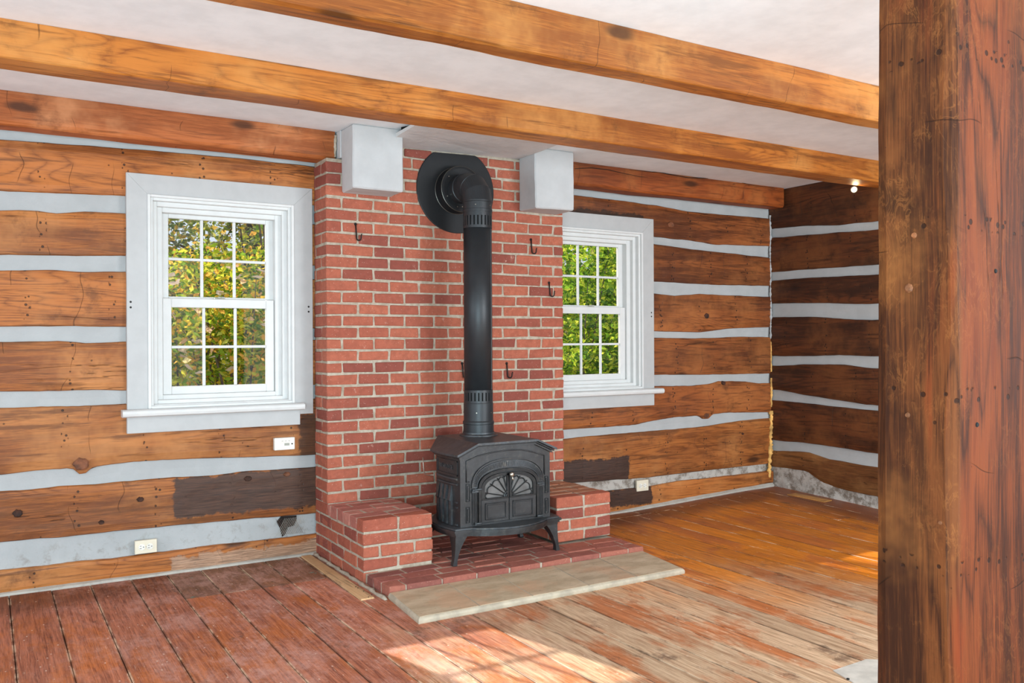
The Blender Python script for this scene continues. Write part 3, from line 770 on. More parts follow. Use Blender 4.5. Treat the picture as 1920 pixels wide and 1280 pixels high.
# hearth
HX0, HX1, HY0, ZH = 1.745, 3.409, 4.10, .058
hearth = thing('brick_hearth', 'low brick hearth platform under the wood stove', 'hearth', ((HX0+HX1)/2, 4.5, 0))
bm = bmesh.new(); box(bm, HX0+.004, HX1-.004, HY0+.006, YC-.006, 0, ZH-.0042)
obj('mortar', fixn(bm), M_MORTAR, hearth)
y = HY0; row = 0
while y < YC-.03:
    d = .098 if row == 0 else .0905
    yy = min(y+d, YC-.007); x = HX0; f = True
    xa, xb = (HX0, HX1)
    if y > 4.40: xa, xb = (2.155, 2.985)
    x = xa
    while x < xb-.03:
        if f: L = (.0925, .0925+.05, .19, .11)[row % 4]
        else: L = .197
        xx = min(x+L, xb)
        if xb-xx < .04: xx = xb
        brick(hearth, x, xx, y, yy, .0015, ZH+br.uniform(-.001, .001), M_HBRICK, br); x = xx+JT*.8; f = False
    y = yy+JT*.9; row += 1
# slab
slab = thing('hearth_slab', 'low tan stone slab with rounded edge lying in front of the brick hearth', 'slab', (2.5, 3.87, 0))
SA, SB, SCc, SD = (1.70, 3.65), (3.335, 3.655), (3.408, 4.095), (1.74, 4.095)
def sl(u, v):   # u along, v back
    a = Vector(SA).lerp(Vector(SB), u); b = Vector(SD).lerp(Vector(SCc), u); return a.lerp(b, v)
def ring_poly(inset):
    c = Vector((2.55, 3.87)); out = []
    for q in (SA, SB, SCc, SD):
        out.append((q[0] + (inset if q[0] < c.x else -inset), q[1] + (inset if q[1] < c.y else 0)))
    return out
bm = bmesh.new()
loft(bm, [[(x, y, z) for x, y in ring_poly(i)] for i, z in ((.002, 0), (0, .006), (0, .016), (.003, .024), (.009, .0295), (.016, .031), (.05, .031))])
obj('slab_edge', fixn(bm), M_SLABEDGE, slab, label='pale cement edge with rounded nosing')
cuts = [(860+x/4.267, 960+y/4.267) for x, y in ((160, 745), (560, 655), (1040, 585), (1425, 515))]
us = [.004] + [(onZ(a, b, .031).x-SA[0])/(SB[0]-SA[0]) for a, b in cuts] + [.992]
for i, (a, b) in enumerate(zip(us, us[1:])):
    g = .003; vs = .03
    p = [sl(a+g, vs), sl(b-g, vs), sl(b-g+.006*0, .99), sl(a+g, .99)]
    bm = bmesh.new(); loft(bm, [[(q.x, q.y, .03) for q in p], [(q.x, q.y, .0314) for q in p], [(q.x*.997+.003*2.5, q.y*.998+.002*3.9, .0322) for q in p]])
    c = sum(p, Vector((0, 0)))/4
    obj('stone_tile', fixn(bm), M_SLAB, slab, loc=(c.x, c.y, .03))
# bare lath strip left of the brickwork
bm = bmesh.new(); plate(bm, [(1.632, 5.17), (1.69, 5.17), (1.682, 4.14), (1.612, 4.14)], .0, .009)
o = obj('floor_strip', fixn(bm), W_STRIP, None, loc=(1.66, 4.6, 0)); tag(o, 'thin bare wood strip nailed to the floor along the left side of the brickwork', 'strip')
for (a, b) in ((667, 1100), (671, 1102), (682, 1108), (691, 1119), (697, 1115)):
    q = onZ(a, b, .009); bm = bmesh.new(); lathe(bm, [(.004, .009), (.0038, .0105), (.002, .0112)], q.x, q.y, 8); obj('nail', fixn(bm), M_HOOK, o, loc=q)
# cement bead beside the brickwork
bm = bmesh.new(); pts = [(1.722+.004*math.sin(i*1.7), 5.2-(5.2-4.08)*i/24, .002) for i in range(25)]
tube(bm, pts, [.012+.004*math.sin(i*2.3) for i in range(25)], 6)
o = obj('cement_bead', fixn(bm), M_MORTAR, chim, loc=pts[0], smooth=True)
# pale grey floor patch and tan repair
bm = bmesh.new(); q = [onZ(a, b, 0) for a, b in ((1562,1258),(1625,1237),(1700,1240),(1690,1300),(1625,1296))]
plate(bm, [(v.x, v.y) for v in q], .0, .004)
o = obj('floor_patch', fixn(bm), M_GREYBOARD, None, loc=q[0]); tag(o, 'pale grey painted patch on the floor beside the foreground post', 'patch')
qq = onZ(1590, 1273, .004); bm = bmesh.new(); lathe(bm, [(.006, .004), (.006, .007), (.002, .0085)], qq.x, qq.y, 10); obj('screw_head', fixn(bm), M_BLACK, o, loc=qq)
bm = bmesh.new(); loft(bm, [[(x_, y_, zf(x_, y_)-.004) for x_, y_ in ((5.56, 4.88), (5.66, 4.88), (5.69, 4.55), (5.59, 4.54))], [(x_, y_, zf(x_, y_)+.004) for x_, y_ in ((5.56, 4.88), (5.66, 4.88), (5.69, 4.55), (5.59, 4.54))]])
o = obj('floor_patch', fixn(bm), M_TANPATCH, None, loc=(5.65, 4.75, 0)); tag(o, 'small tan bare-wood repair patch on the dark floor by the right wall', 'patch')

# ================================================================ CORBELS AND SOFFIT
def corbel(label, x0, x1, y0, z0, seed):
    rings = []; ny = 4
    bm = bmesh.new()
    n = 7
    def pt(u, v, face):
        pass
    v = box(bm, x0, x1, y0, YC-.001, z0, ZC-.001, bev=.008, jit=.003, rnd=random.Random(seed))
    fixn(bm)
    bmesh.ops.subdivide_edges(bm, edges=[e for e in bm.edges if e.calc_length() > .1], cuts=5, use_grid_fill=True)
    for w in bm.verts:
        k = .0022*noise.noise(w.co*9+Vector((seed, 0, 0))) + .001*noise.noise(w.co*31)
        w.co += Vector((1, -1, -1))*k if w.co.z < ZC-.02 and w.co.y < YC-.01 else Vector((0, 0, 0))
    if seed == 1: box(bm, 1.824, 2.10, YC-.002, YB-.025, 2.408, ZC-.001, bev=.004)
    o = obj('plaster_corbel', bm, M_CORBEL, None, loc=((x0+x1)/2, (y0+YC)/2, z0)); tag(o, label, 'corbel', 'plaster corbels under the ceiling'); return o
corbel('white plaster corbel block left of the stovepipe, under the ceiling', 1.832, 2.147, 4.795, 2.20, 1)
corbel('white plaster corbel block right of the stovepipe, above the right window', 3.082, 3.392, 4.782, 2.178, 2)
bm = bmesh.new()
loft(bm, [[(2.10, 4.14, 2.545), (3.078, 4.14, 2.545), (3.078, 4.14, 2.562), (2.10, 4.14, 2.562)],
          [(2.10, 4.70, 2.53), (3.078, 4.70, 2.53), (3.078, 4.70, 2.55), (2.10, 4.70, 2.55)],
          [(2.10, YC-.001, 2.512), (3.078, YC-.001, 2.53), (3.078, YC-.001, 2.56), (2.10, YC-.001, 2.545)]])
o = obj('plaster_soffit', fixn(bm), M_SOFFIT, None, loc=(2.6, 4.6, 2.53)); tag(o, 'rough white plaster panel under the ceiling between the two corbels', 'soffit')
bm = bmesh.new(); q = [onZ(a, b, 2.5742) for a, b in ((752,238.5),(752,252),(790,240),(800,229))]; loft(bm, [[(v.x, v.y, 2.5742) for v in q], [(v.x, v.y, 2.5755) for v in q]])  # flat black sheet on the ceiling; the shade of the gap is its colour
obj('ceiling_gap', fixn(bm), M_BLACK, bpy.data.objects['ceiling'], loc=(2.05, 4.6, 2.57), label='dark gap in the ceiling plaster beside the left corbel')

# ================================================================ WINDOWS
def ring_frame(bm, cx, hw, z0, z1, w, y0, y1, wb=None, wt=None):
    """rectangular frame of width w (bottom wb, top wt)"""
    wb = w if wb is None else wb; wt = w if wt is None else wt
    box(bm, cx-hw, cx-hw+w, y0, y1, z0, z1, bev=.0025); box(bm, cx+hw-w, cx+hw, y0, y1, z0, z1, bev=.0025)
    box(bm, cx-hw+w, cx+hw-w, y0, y1, z0, z0+wb, bev=.0025); box(bm, cx-hw+w, cx+hw-w, y0, y1, z1-wt, z1, bev=.0025)
def window(n, cx, cas_l, cas_r, stool_l, stool_r, apr_l, apr_r):
    w = bpy.data.objects.new('window_%d' % n, None); C.objects.link(w); w.location = (cx, YB, .94); w['kind'] = 'structure'
    yc = 5.19; ZT = 2.243
    # casing: two legs and a mitred head
    for (a, b) in ((cas_l, cx-.412), (cx+.412, cas_r)):
        bm = bmesh.new()
        out = a == cas_l
        zl = .89 if not (n == 1 and not out) else .868
        prof = [(a, zl), (b, zl), (b, 2.13 if out else ZT), (a, ZT if out else 2.13)]
        if out: prof = [(a, zl), (b, zl), (b, 2.131), (a, ZT)]
        else: prof = [(a, zl), (b, zl), (b, ZT), (a, 2.131)]
        prism(bm, prof, yc, YB+.03); obj('side_casing', fixn(bm), M_CASING, w, loc=((a+b)/2, yc, 1.5))
    bm = bmesh.new(); prism(bm, [(cx-.412+.0008, 2.131), (cx+.412-.0008, 2.131), (cas_r-.001, ZT), (cas_l+.001, ZT)], yc+.0006, YB+.03)
    obj('head_casing', fixn(bm), M_CASING, w, loc=(cx, yc, 2.2))
    # stool with rounded nose and horns, apron under it
    bm = bmesh.new()
    prof = [(YB+.12, .898), (5.150, .895), (5.137, .902), (5.133, .915), (5.137, .929), (5.150, .936), (YB+.12, .936)]
    loft(bm, [[(stool_l, y, z) for y, z in prof], [(stool_r, y, z) for y, z in prof]])
    obj('stool', fixn(bm), M_WHITE, w, loc=(cx, 5.16, .92))
    bm = bmesh.new(); box(bm, apr_l, apr_r, 5.184, YB+.02, .804, .896, bev=.002)
    obj('apron', fixn(bm), M_CASING, w, loc=(cx, 5.19, .85))
    # stepped jamb linings
    for k, (hw, w_, y0, y1, zb, zt) in enumerate(((.4135, .016, 5.181, 5.235, .936, 2.133), (.404, .022, 5.200, 5.27, .936, 2.123), (.386, .030, 5.238, 5.30, .950, 2.105), (.360, .038, 5.272, 5.36, .968, 2.086))):
        bm = bmesh.new(); ring_frame(bm, cx, hw, zb, zt, w_, y0, y1); obj('jamb_lining', fixn(bm), M_WHITE, w, loc=(cx, y0, 1.5))
    bm = bmesh.new(); box(bm, cx-HW-.002, cx-.385, 5.262, YB+.215, .90, 2.17); box(bm, cx+.385, cx+HW+.002, 5.262, YB+.215, .90, 2.17)
    box(bm, cx-.385, cx+.385, 5.262, YB+.215, .90, .951); box(bm, cx-.385, cx+.385, 5.262, YB+.215, 2.104, 2.172)
    obj('frame', fixn(bm), M_WHITE, w, loc=(cx, 5.3, 1.5))
    def sash(name, hw, z0, z1, gl, gz0, gz1, y0, y1, hz):
        s = bpy.data.objects.new(name, None); C.objects.link(s); s.parent = w; s.location = Vector((cx, y0, z0))-w.location
        bm = bmesh.new(); box(bm, cx-hw, cx-gl, y0, y1, z0, z1, bev=.003); box(bm, cx+gl, cx+hw, y0, y1, z0, z1, bev=.003)
        box(bm, cx-gl, cx+gl, y0, y1, z0, gz0, bev=.003); box(bm, cx-gl, cx+gl, y0, y1, gz1, z1, bev=.003)
        obj('sash_frame', fixn(bm), M_WHITE, s, loc=(cx, y0, z0))
        ym = (y0+y1)/2
        for i in (-1, 1):
            bm = bmesh.new(); box(bm, cx+i*gl/3-.008, cx+i*gl/3+.008, ym-.009, ym+.009, gz0, gz1, bev=.003); obj('muntin', fixn(bm), M_WHITE, s, loc=(cx+i*gl/3, ym, gz0))
        bm = bmesh.new(); box(bm, cx-gl, cx+gl, ym-.0085, ym+.0085, hz-.008, hz+.008, bev=.003); obj('muntin', fixn(bm), M_WHITE, s, loc=(cx, ym, hz))
        for i in range(3):
            for j in range(2):
                a = cx-gl+2*gl/3*i; z = (gz0, hz, gz1)
                bm = bmesh.new(); box(bm, a, a+2*gl/3, ym-.0012, ym+.0012, z[j], z[j+1]); obj('pane', fixn(bm), M_GLASS, s, loc=(a, ym, z[j]))
        return s
    lo = sash('lower_sash', .320, 1.006, 1.560, .2715, 1.052, 1.508, 5.290, 5.318, 1.279)
    up_ = sash('upper_sash', .326, 1.545, 2.058, .281, 1.572, 2.025, 5.324, 5.350, 1.790)
    bm = bmesh.new(); box(bm, cx-.03, cx+.03, 5.294, 5.312, 1.560, 1.566, bev=.002); lathe(bm, [(.011, 1.566), (.011, 1.573), (.006, 1.575)], cx, 5.303, 12); box(bm, cx-.004, cx+.03, 5.298, 5.306, 1.569, 1.574)
    obj('sash_lock', fixn(bm), M_GREYP, lo, loc=(cx, 5.3, 1.56), label='small grey sash lock')
    # screw plugs in the casing
    for a, b in ((cas_r-.025, 1.52), (cas_r-.025, 1.49)) + (((cas_l+.02, 1.53), (cas_l+.02, 1.50)) if n == 1 else ()):
        bm = bmesh.new(); lathe(bm, [(.006, yc-.0004), (.005, yc+.001)], a, b, 10, axis='y'); obj('screw_hole', fixn(bm), M_HOOK, w, loc=(a, yc, b))
    return w
window(1, WL, .666, 1.716, .637, 1.649, .664, 1.634)
window(2, WR_, 3.395, 4.430, 3.46, 4.486, 3.445, 4.426)

# ================================================================ STOVEPIPE
PX, PY, PR_ = 2.580, 4.66, .087
pipe = thing('stovepipe', 'tall black stovepipe rising from the wood stove and elbowing into the chimney', 'stovepipe', (PX, PY, .742))
def slotted(name, z0, z1, zs0, zs1, r):
    """pipe section with a ring of vertical slots"""
    bm = bmesh.new(); n = 72; rings = []
    zl = [z0, zs0, zs1, z1]; vs = [[bm.verts.new((PX+r*math.cos(2*math.pi*k/n), PY+r*math.sin(2*math.pi*k/n), z)) for k in range(n)] for z in zl]
    vi = [[bm.verts.new((PX+(r-.004)*math.cos(2*math.pi*k/n), PY+(r-.004)*math.sin(2*math.pi*k/n), z)) for k in range(n)] for z in zl]
    for a in range(3):
        for k in range(n):
            j = (k+1) % n
            if a == 1 and k % 3 == 0:
                for (p, q, u, w) in ((vs[1][k], vs[1][j], vi[1][j], vi[1][k]), (vs[2][k], vs[2][j], vi[2][j], vi[2][k]), (vs[1][k], vs[2][k], vi[2][k], vi[1][k]), (vs[1][j], vs[2][j], vi[2][j], vi[1][j])): bm.faces.new((p, q, u, w))
                continue
            bm.faces.new((vs[a][k], vs[a][j], vs[a+1][j], vs[a+1][k])); bm.faces.new((vi[a][k], vi[a+1][k], vi[a+1][j], vi[a][j]))
    return obj(name, fixn(bm), M_PIPE, pipe, loc=(PX, PY, z0), smooth=False)
slotted('slotted_band', 1.992, 2.092, 2.008, 2.066, PR_+.0015)
slotted('slotted_band', .930, 1.008, .943, .993, PR_+.0015)
bm = bmesh.new(); lathe(bm, [(PR_-.006, .93), (PR_-.006, 2.09)], PX, PY, 40); obj('inner_pipe', fixn(bm), M_BLACK, pipe, smooth=True)
bm = bmesh.new(); lathe(bm, [(PR_, 1.004), (PR_, 1.996)], PX, PY, 64); 
o = obj('pipe_section', fixn(bm), M_PIPE, pipe, loc=(PX, PY, 1.0), smooth=True)
bm = bmesh.new(); box(bm, PX+PR_*math.cos(-.9)-.002, PX+PR_*math.cos(-.9)+.001, PY+PR_*math.sin(-.9)-.002, PY+PR_*math.sin(-.9)+.002, 1.01, 1.99); obj('seam', fixn(bm), M_PIPE, pipe)
bm = bmesh.new(); lathe(bm, [(PR_+.0035, .818), (PR_+.0035, .926), (PR_+.002, .930)], PX, PY, 64); obj('lower_collar', fixn(bm), M_PIPE, pipe)
bm = bmesh.new(); lathe(bm, [(PR_+.006, .7515), (PR_+.006, .80), (PR_+.009, .803), (PR_+.009, .815), (PR_+.004, .822)], PX, PY, 64); obj('flue_adapter', fixn(bm), M_PIPE, pipe)
bm = bmesh.new(); lathe(bm, [(PR_+.004, 2.09), (PR_+.004, 2.106), (PR_+.0015, 2.108), (PR_+.0015, 2.150), (PR_+.005, 2.152), (PR_+.005, 2.160)], PX, PY, 64); obj('upper_collar', fixn(bm), M_PIPE, pipe)
# gored elbow
bm = bmesh.new(); RB_ = .105; zc0 = 2.158; rings = []
def ell(a):    # a 0 vertical .. 90 horizontal
    a = math.radians(a); c = Vector((PX, PY + RB_*(1-math.cos(a)), zc0 + RB_*math.sin(a))); d = Vector((0, math.sin(a), math.cos(a))); return c, d
def ringat(c, d, r, n=40):
    u = Vector((1, 0, 0)); v = d.cross(u).normalized(); return [c + u*math.cos(2*math.pi*k/n)*r + v*math.sin(2*math.pi*k/n)*r for k in range(n)]
segs = [ell(0), ell(22), ell(22.5), ell(45), ell(45.5), ell(68), ell(90)]
loft(bm, [ringat(ell(a)[0], ell(a)[1], PR_+dr) for a, dr in ((0, .003), (28, .003), (28.5, 0), (60, 0), (60.5, .002), (90, .002))])
obj('elbow', fixn(bm), M_PIPE, pipe, loc=(PX, PY, 2.16))
ZH_ = zc0+RB_; yh = PY+RB_
bm = bmesh.new(); lathe(bm, [(PR_+.001, yh-.002), (PR_+.001, yh+.05), (PR_+.005, yh+.052), (PR_+.005, yh+.064), (PR_-.001, yh+.066), (PR_-.001, YC-.01)], PX, ZH_, 48, axis='y'); obj('horizontal_pipe', fixn(bm), M_PIPE, pipe)
for a in (-2.2, -1.1, 2.6, .6):
    for z in (2.128, .872):
        q = Vector((PX+(PR_+.003)*math.cos(a), PY+(PR_+.003)*math.sin(a), z)); bm = bmesh.new(); tube(bm, [q, q+Vector((math.cos(a), math.sin(a), 0))*.004], .0035, 8); obj('screw', fixn(bm), M_STEEL, pipe, loc=q)
# wall plate and thimble
plt = thing('stovepipe_collar', 'large round black metal collar on the bricks around the stovepipe', 'collar', (2.600, YC, 2.28))
bm = bmesh.new(); n = 72; rad = .279; zclip = 2.512
def clipring(r, y): return [(2.602+r*math.cos(2*math.pi*k/n), y, min(2.28+r*math.sin(2*math.pi*k/n), zclip+.008*math.cos(2*math.pi*k/n))) for k in range(n)]
loft(bm, [clipring(rad, YC-.001), clipring(rad, YC-.007), clipring(rad-.004, YC-.009), clipring(.12, YC-.0095)])
obj('collar_plate', fixn(bm), M_PLATE, plt)
bm = bmesh.new(); lathe(bm, [(.146, YC-.009), (.150, YC-.010), (.146, YC-.014), (.142, YC-.05), (.142, YC-.088), (.146, YC-.092), (.143, YC-.098), (.13, YC-.100), (.095, YC-.100)], 2.598, 2.272, 64, axis='y'); obj('thimble', fixn(bm), M_PLATE, plt, smooth=False)
bm = bmesh.new(); lathe(bm, [(.1475, YC-.012), (.1500, YC-.0135), (.1475, YC-.015)], 2.598, 2.272, 64, axis='y', cap=False); lathe(bm, [(.1440, YC-.093), (.1475, YC-.095), (.1440, YC-.097)], 2.598, 2.272, 64, axis='y', cap=False)
obj('trim_ring', fixn(bm), plain('scuffed_rim', (92, 88, 82), .4, .6), plt)
for a in (2.5, 3.6, 4.4):
    q = Vector((2.598+.12*math.cos(a), YC-.1005, 2.272+.12*math.sin(a))); bm = bmesh.new(); tube(bm, [q, q+Vector((0, -.003, 0))], .004, 8); obj('screw', fixn(bm), M_STEEL, plt, loc=q)

# ================================================================ WOOD STOVE
SX = 2.562; YS = 4.300
stove = thing('wood_stove', 'black cast iron wood stove with arched doors standing on the brick hearth', 'stove', (SX, 4.52, ZH))
def sect(hw, sh, z0, zs, zt):
    """front outline: half width hw, shoulders start at height zs, flat top of half width sh at zt"""
    return [(SX-hw, z0), (SX-hw, zs), (SX-sh, zt), (SX+sh, zt), (SX+hw, zs), (SX+hw, z0)]
def lid_loft(name, mat, hw, sh, zs, zt, th, y0, ys, yb):
    rings = []
    for i in range(6):
        t = i/5; b = .012*math.sin(math.pi*t); w = hw+b
        rings.append([(x, y0+(ys-y0)*t, z) for x, z in ((SX-w, zs-th), (SX-w, zs), (SX-sh, zt), (SX+sh, zt), (SX+w, zs), (SX+w, zs-th), (SX+sh, zt-th), (SX-sh, zt-th))])
    rings.append([(x, yb, z) for x, z in ((SX-sh, zt-th-.003), (SX-sh, zt-.003), (SX-sh+.005, zt), (SX+sh-.005, zt), (SX+sh, zt-.003), (SX+sh, zt-th-.003), (SX+sh-.005, zt-th), (SX-sh+.005, zt-th))])
    bm = bmesh.new(); loft(bm, rings); return obj(name, fixn(bm), mat, stove)
def stove_loft(name, mat, hw, sh, z0, zs, zt, y0, ys, yb, bulge=.012, off=0.0):
    rings = []
    N = 5
    for i in range(N+1):
        t = i/N; b = bulge*math.sin(math.pi*t)
        rings.append([(x + (b if x > SX+sh+.001 else -b if x < SX-sh-.001 else 0), y0+(ys-y0)*t, z) for x, z in sect(hw, sh, z0, zs, zt)])
    hb = sh+off
    rings.append([(x, yb, z) for x, z in sect(hb, sh, z0, zt-.004, zt)])
    bm = bmesh.new(); loft(bm, rings); return obj(name, fixn(bm), mat, stove)
stove_loft('firebox', M_IRON, .300, .186, .262, .645, .700, YS, 4.60, 4.77)
# lid mouldings, widest at the top
lid_loft('lid_moulding', M_IRON, .311, .189, .652, .709, .010, YS-.012, 4.605, 4.775)
lid_loft('lid_moulding', M_IRON_D, .319, .193, .661, .718, .009, YS-.021, 4.61, 4.78)
lid_loft('lid', M_IRON_TOP, .332, .199, .672, .7305, .012, YS-.032, 4.615, 4.785)
bm = bmesh.new(); lathe(bm, [(.118, .730), (.116, .738), (.104, .7415), (.098, .7425), (.097, .752)], PX, PY, 48); obj('flue_collar', fixn(bm), M_IRON_TOP, stove)
# base plate with curved sides and the bowed ash lip
def base_poly(e):
    P = []
    P += [(SX-.352-e, 4.265-e), (SX-.30, 4.262-e), (SX-.265, 4.258-e)]
    for i in range(0, 13):
        t = i/12; x = SX-.25 + .5*t; P.append((x, 4.255-e - .095*math.sin(math.pi*t)**.8))
    P += [(SX+.265, 4.258-e), (SX+.30, 4.262-e), (SX+.352+e, 4.265-e)]
    for i in range(1, 6): t = i/6; P.append((SX+.352+e+.02*math.sin(math.pi*t), 4.265+(4.60-4.265)*t))
    P += [(SX+.345, 4.60), (SX+.2, 4.79), (SX-.2, 4.79), (SX-.345, 4.60)]
    for i in range(5, 0, -1): t = i/6; P.append((SX-.352-e-.02*math.sin(math.pi*t), 4.265+(4.60-4.265)*t))
    return P
for i, (e, z0, z1) in enumerate(((-.012, .218, .232), (-.004, .231, .244), (.004, .243, .256), (-.006, .255, .264))):
    bm = bmesh.new(); plate(bm, base_poly(e), z0, z1); obj('base_plate' if i == 2 else 'base_moulding', fixn(bm), M_IRON_TOP if i == 3 else M_IRON, stove)
# legs
for sx_ in (-1, 1):
    for (yy, sy_) in ((4.285, 1), (4.655, -1)):
        bm = bmesh.new(); rings = []
        for z, o_in, o_out, dy in ((.222, .262, .340, .075), (.19, .286, .341, .060), (.155, .306, .342, .044), (.12, .320, .345, .034), (.092, .328, .349, .026), (.078, .330, .353, .026), (.066, .330, .356, .030), (ZH+.001, .331, .354, .028)):
            a, b = SX+sx_*o_in, SX+sx_*o_out; y0, y1 = (yy-.004, yy+dy) if sy_ > 0 else (yy-dy+.06, yy+.064)
            a, b = min(a, b), max(a, b); rings.append([(a, y0, z), (b, y0, z), (b, y1, z), (a, y1, z)])
        loft(bm, rings); obj('leg', fixn(bm), M_IRON, stove, loc=(SX+sx_*.31, yy, .14))
# ---- front details, laid on the front face
def arch(hw, zs, rise, n=28, p=2.35, cx=SX+.012):
    out = []
    for i in range(n+1):
        a = math.pi*(1-i/n); c, s = math.cos(a), math.sin(a)
        out.append((cx + hw*math.copysign(abs(c)**(2/p), c), zs + rise*abs(s)**(2/p)))
    return out
def band(bm, A, B_, y0, y1):
    """solid between two matching open outlines"""
    f = lambda L, y: [bm.verts.new((x, y, z)) for x, z in L]
    a0, b0, a1, b1 = f(A, y0), f(B_, y0), f(A, y1), f(B_, y1)
    for i in range(len(A)-1):
        bm.faces.new((a0[i], a0[i+1], b0[i+1], b0[i])); bm.faces.new((a1[i], b1[i], b1[i+1], a1[i+1]))
        bm.faces.new((a0[i], a1[i], a1[i+1], a0[i+1])); bm.faces.new((b0[i], b0[i+1], b1[i+1], b1[i]))
    bm.faces.new((a0[0], b0[0], b1[0], a1[0])); bm.faces.new((a0[-1], a1[-1], b1[-1], b0[-1]))
DX = SX+.012
full = lambda hw, zs, rise, zb: [(DX-hw, zb)] + arch(hw, zs, rise) + [(DX+hw, zb)]
bm = bmesh.new(); band(bm, arch(.243, .478, .155), arch(.236, .478, .149), YS-.010, YS+.002); obj('arch_moulding', fixn(bm), M_IRON, stove)
bm = bmesh.new(); band(bm, arch(.234, .478, .140), arch(.206, .478, .104), YS-.008, YS+.002); ab = obj('arch_band', fixn(bm), M_IRON_TOP, stove)
bm = bmesh.new(); A1, A2 = arch(.231, .478, .136, 72), arch(.209, .478, .108, 72)
for i in range(1, 72):
    (x0, z0), (x1, z1) = A1[i], A2[i]; tube(bm, [(x0, YS-.008, z0), (x1, YS-.008, z1)], .0022, 4)
obj('rib', fixn(bm), M_IRON, ab)['kind'] = 'stuff'
bm = bmesh.new(); band(bm, full(.203, .470, .104, .272), full(.186, .468, .090, .272), YS-.016, YS+.002); obj('door_frame', fixn(bm), M_IRON_D, stove)
# outer trapezoid moulding
tz = [(2.300, .515), (2.300, .632), (2.37, .655), (2.45, .668), (2.56, .676), (2.66, .673), (2.74, .655), (2.822, .628), (2.822, .515)]
bm = bmesh.new(); tube(bm, [(x, YS-.002, z) for x, z in tz], .004, 6); tube(bm, [(2.300, YS-.002, .515), (2.318, YS-.002, .515)], .004, 6); tube(bm, [(2.822, YS-.002, .515), (2.81, YS-.002, .515)], .004, 6)
obj('front_moulding', fixn(bm), M_IRON, stove, smooth=True)
# fluted pilasters and small raised panels
for s in (-1, 1):
    c = DX+s*.222
    bm = bmesh.new(); box(bm, c-.017, c+.017, YS-.006, YS+.002, .272, .452, bev=.002)
    for k in (-1, 0, 1): tube(bm, [(c+k*.010, YS-.008, .284), (c+k*.010, YS-.008, .448)], .0034, 6)
    pl = obj('pilaster', fixn(bm), M_IRON, stove, loc=(c, YS, .27))
    bm = bmesh.new(); box(bm, c-.021, c+.021, YS-.014, YS+.002, .452, .464, bev=.002); box(bm, c-.018, c+.018, YS-.018, YS+.002, .464, .474, bev=.002); obj('capital', fixn(bm), M_IRON_TOP, pl, loc=(c, YS, .46))
    c2 = DX+s*.264
    for (a, b) in ((.405, .505), (.285, .375)):
        bm = bmesh.new()
        for (x0, x1, z0, z1) in ((c2-.012, c2-.009, a, b), (c2+.009, c2+.012, a, b), (c2-.012, c2+.012, a, a+.003), (c2-.012, c2+.012, b-.003, b), (c2-.004, c2+.004, a+.012, b-.012)): box(bm, x0, x1, YS-.006, YS+.001, z0, z1, bev=.001)
        obj('side_panel', fixn(bm), M_IRON, stove, loc=(c2, YS, a))
    for z in (.470, .279):      # hinge pins
        q = Vector((DX+s*.204, YS-.020, z)); bm = bmesh.new(); tube(bm, [q+Vector((-.018, 0, 0)), q+Vector((-.01, 0, 0)), q+Vector((.01, 0, 0)), q+Vector((.018, 0, 0))], [.005, .0065, .0065, .005], 8); tube(bm, [q+Vector((s*.02, 0, -.008)), q+Vector((s*.02, 0, .008))], .004, 8); obj('hinge', fixn(bm), M_IRON_TOP, stove, loc=q)
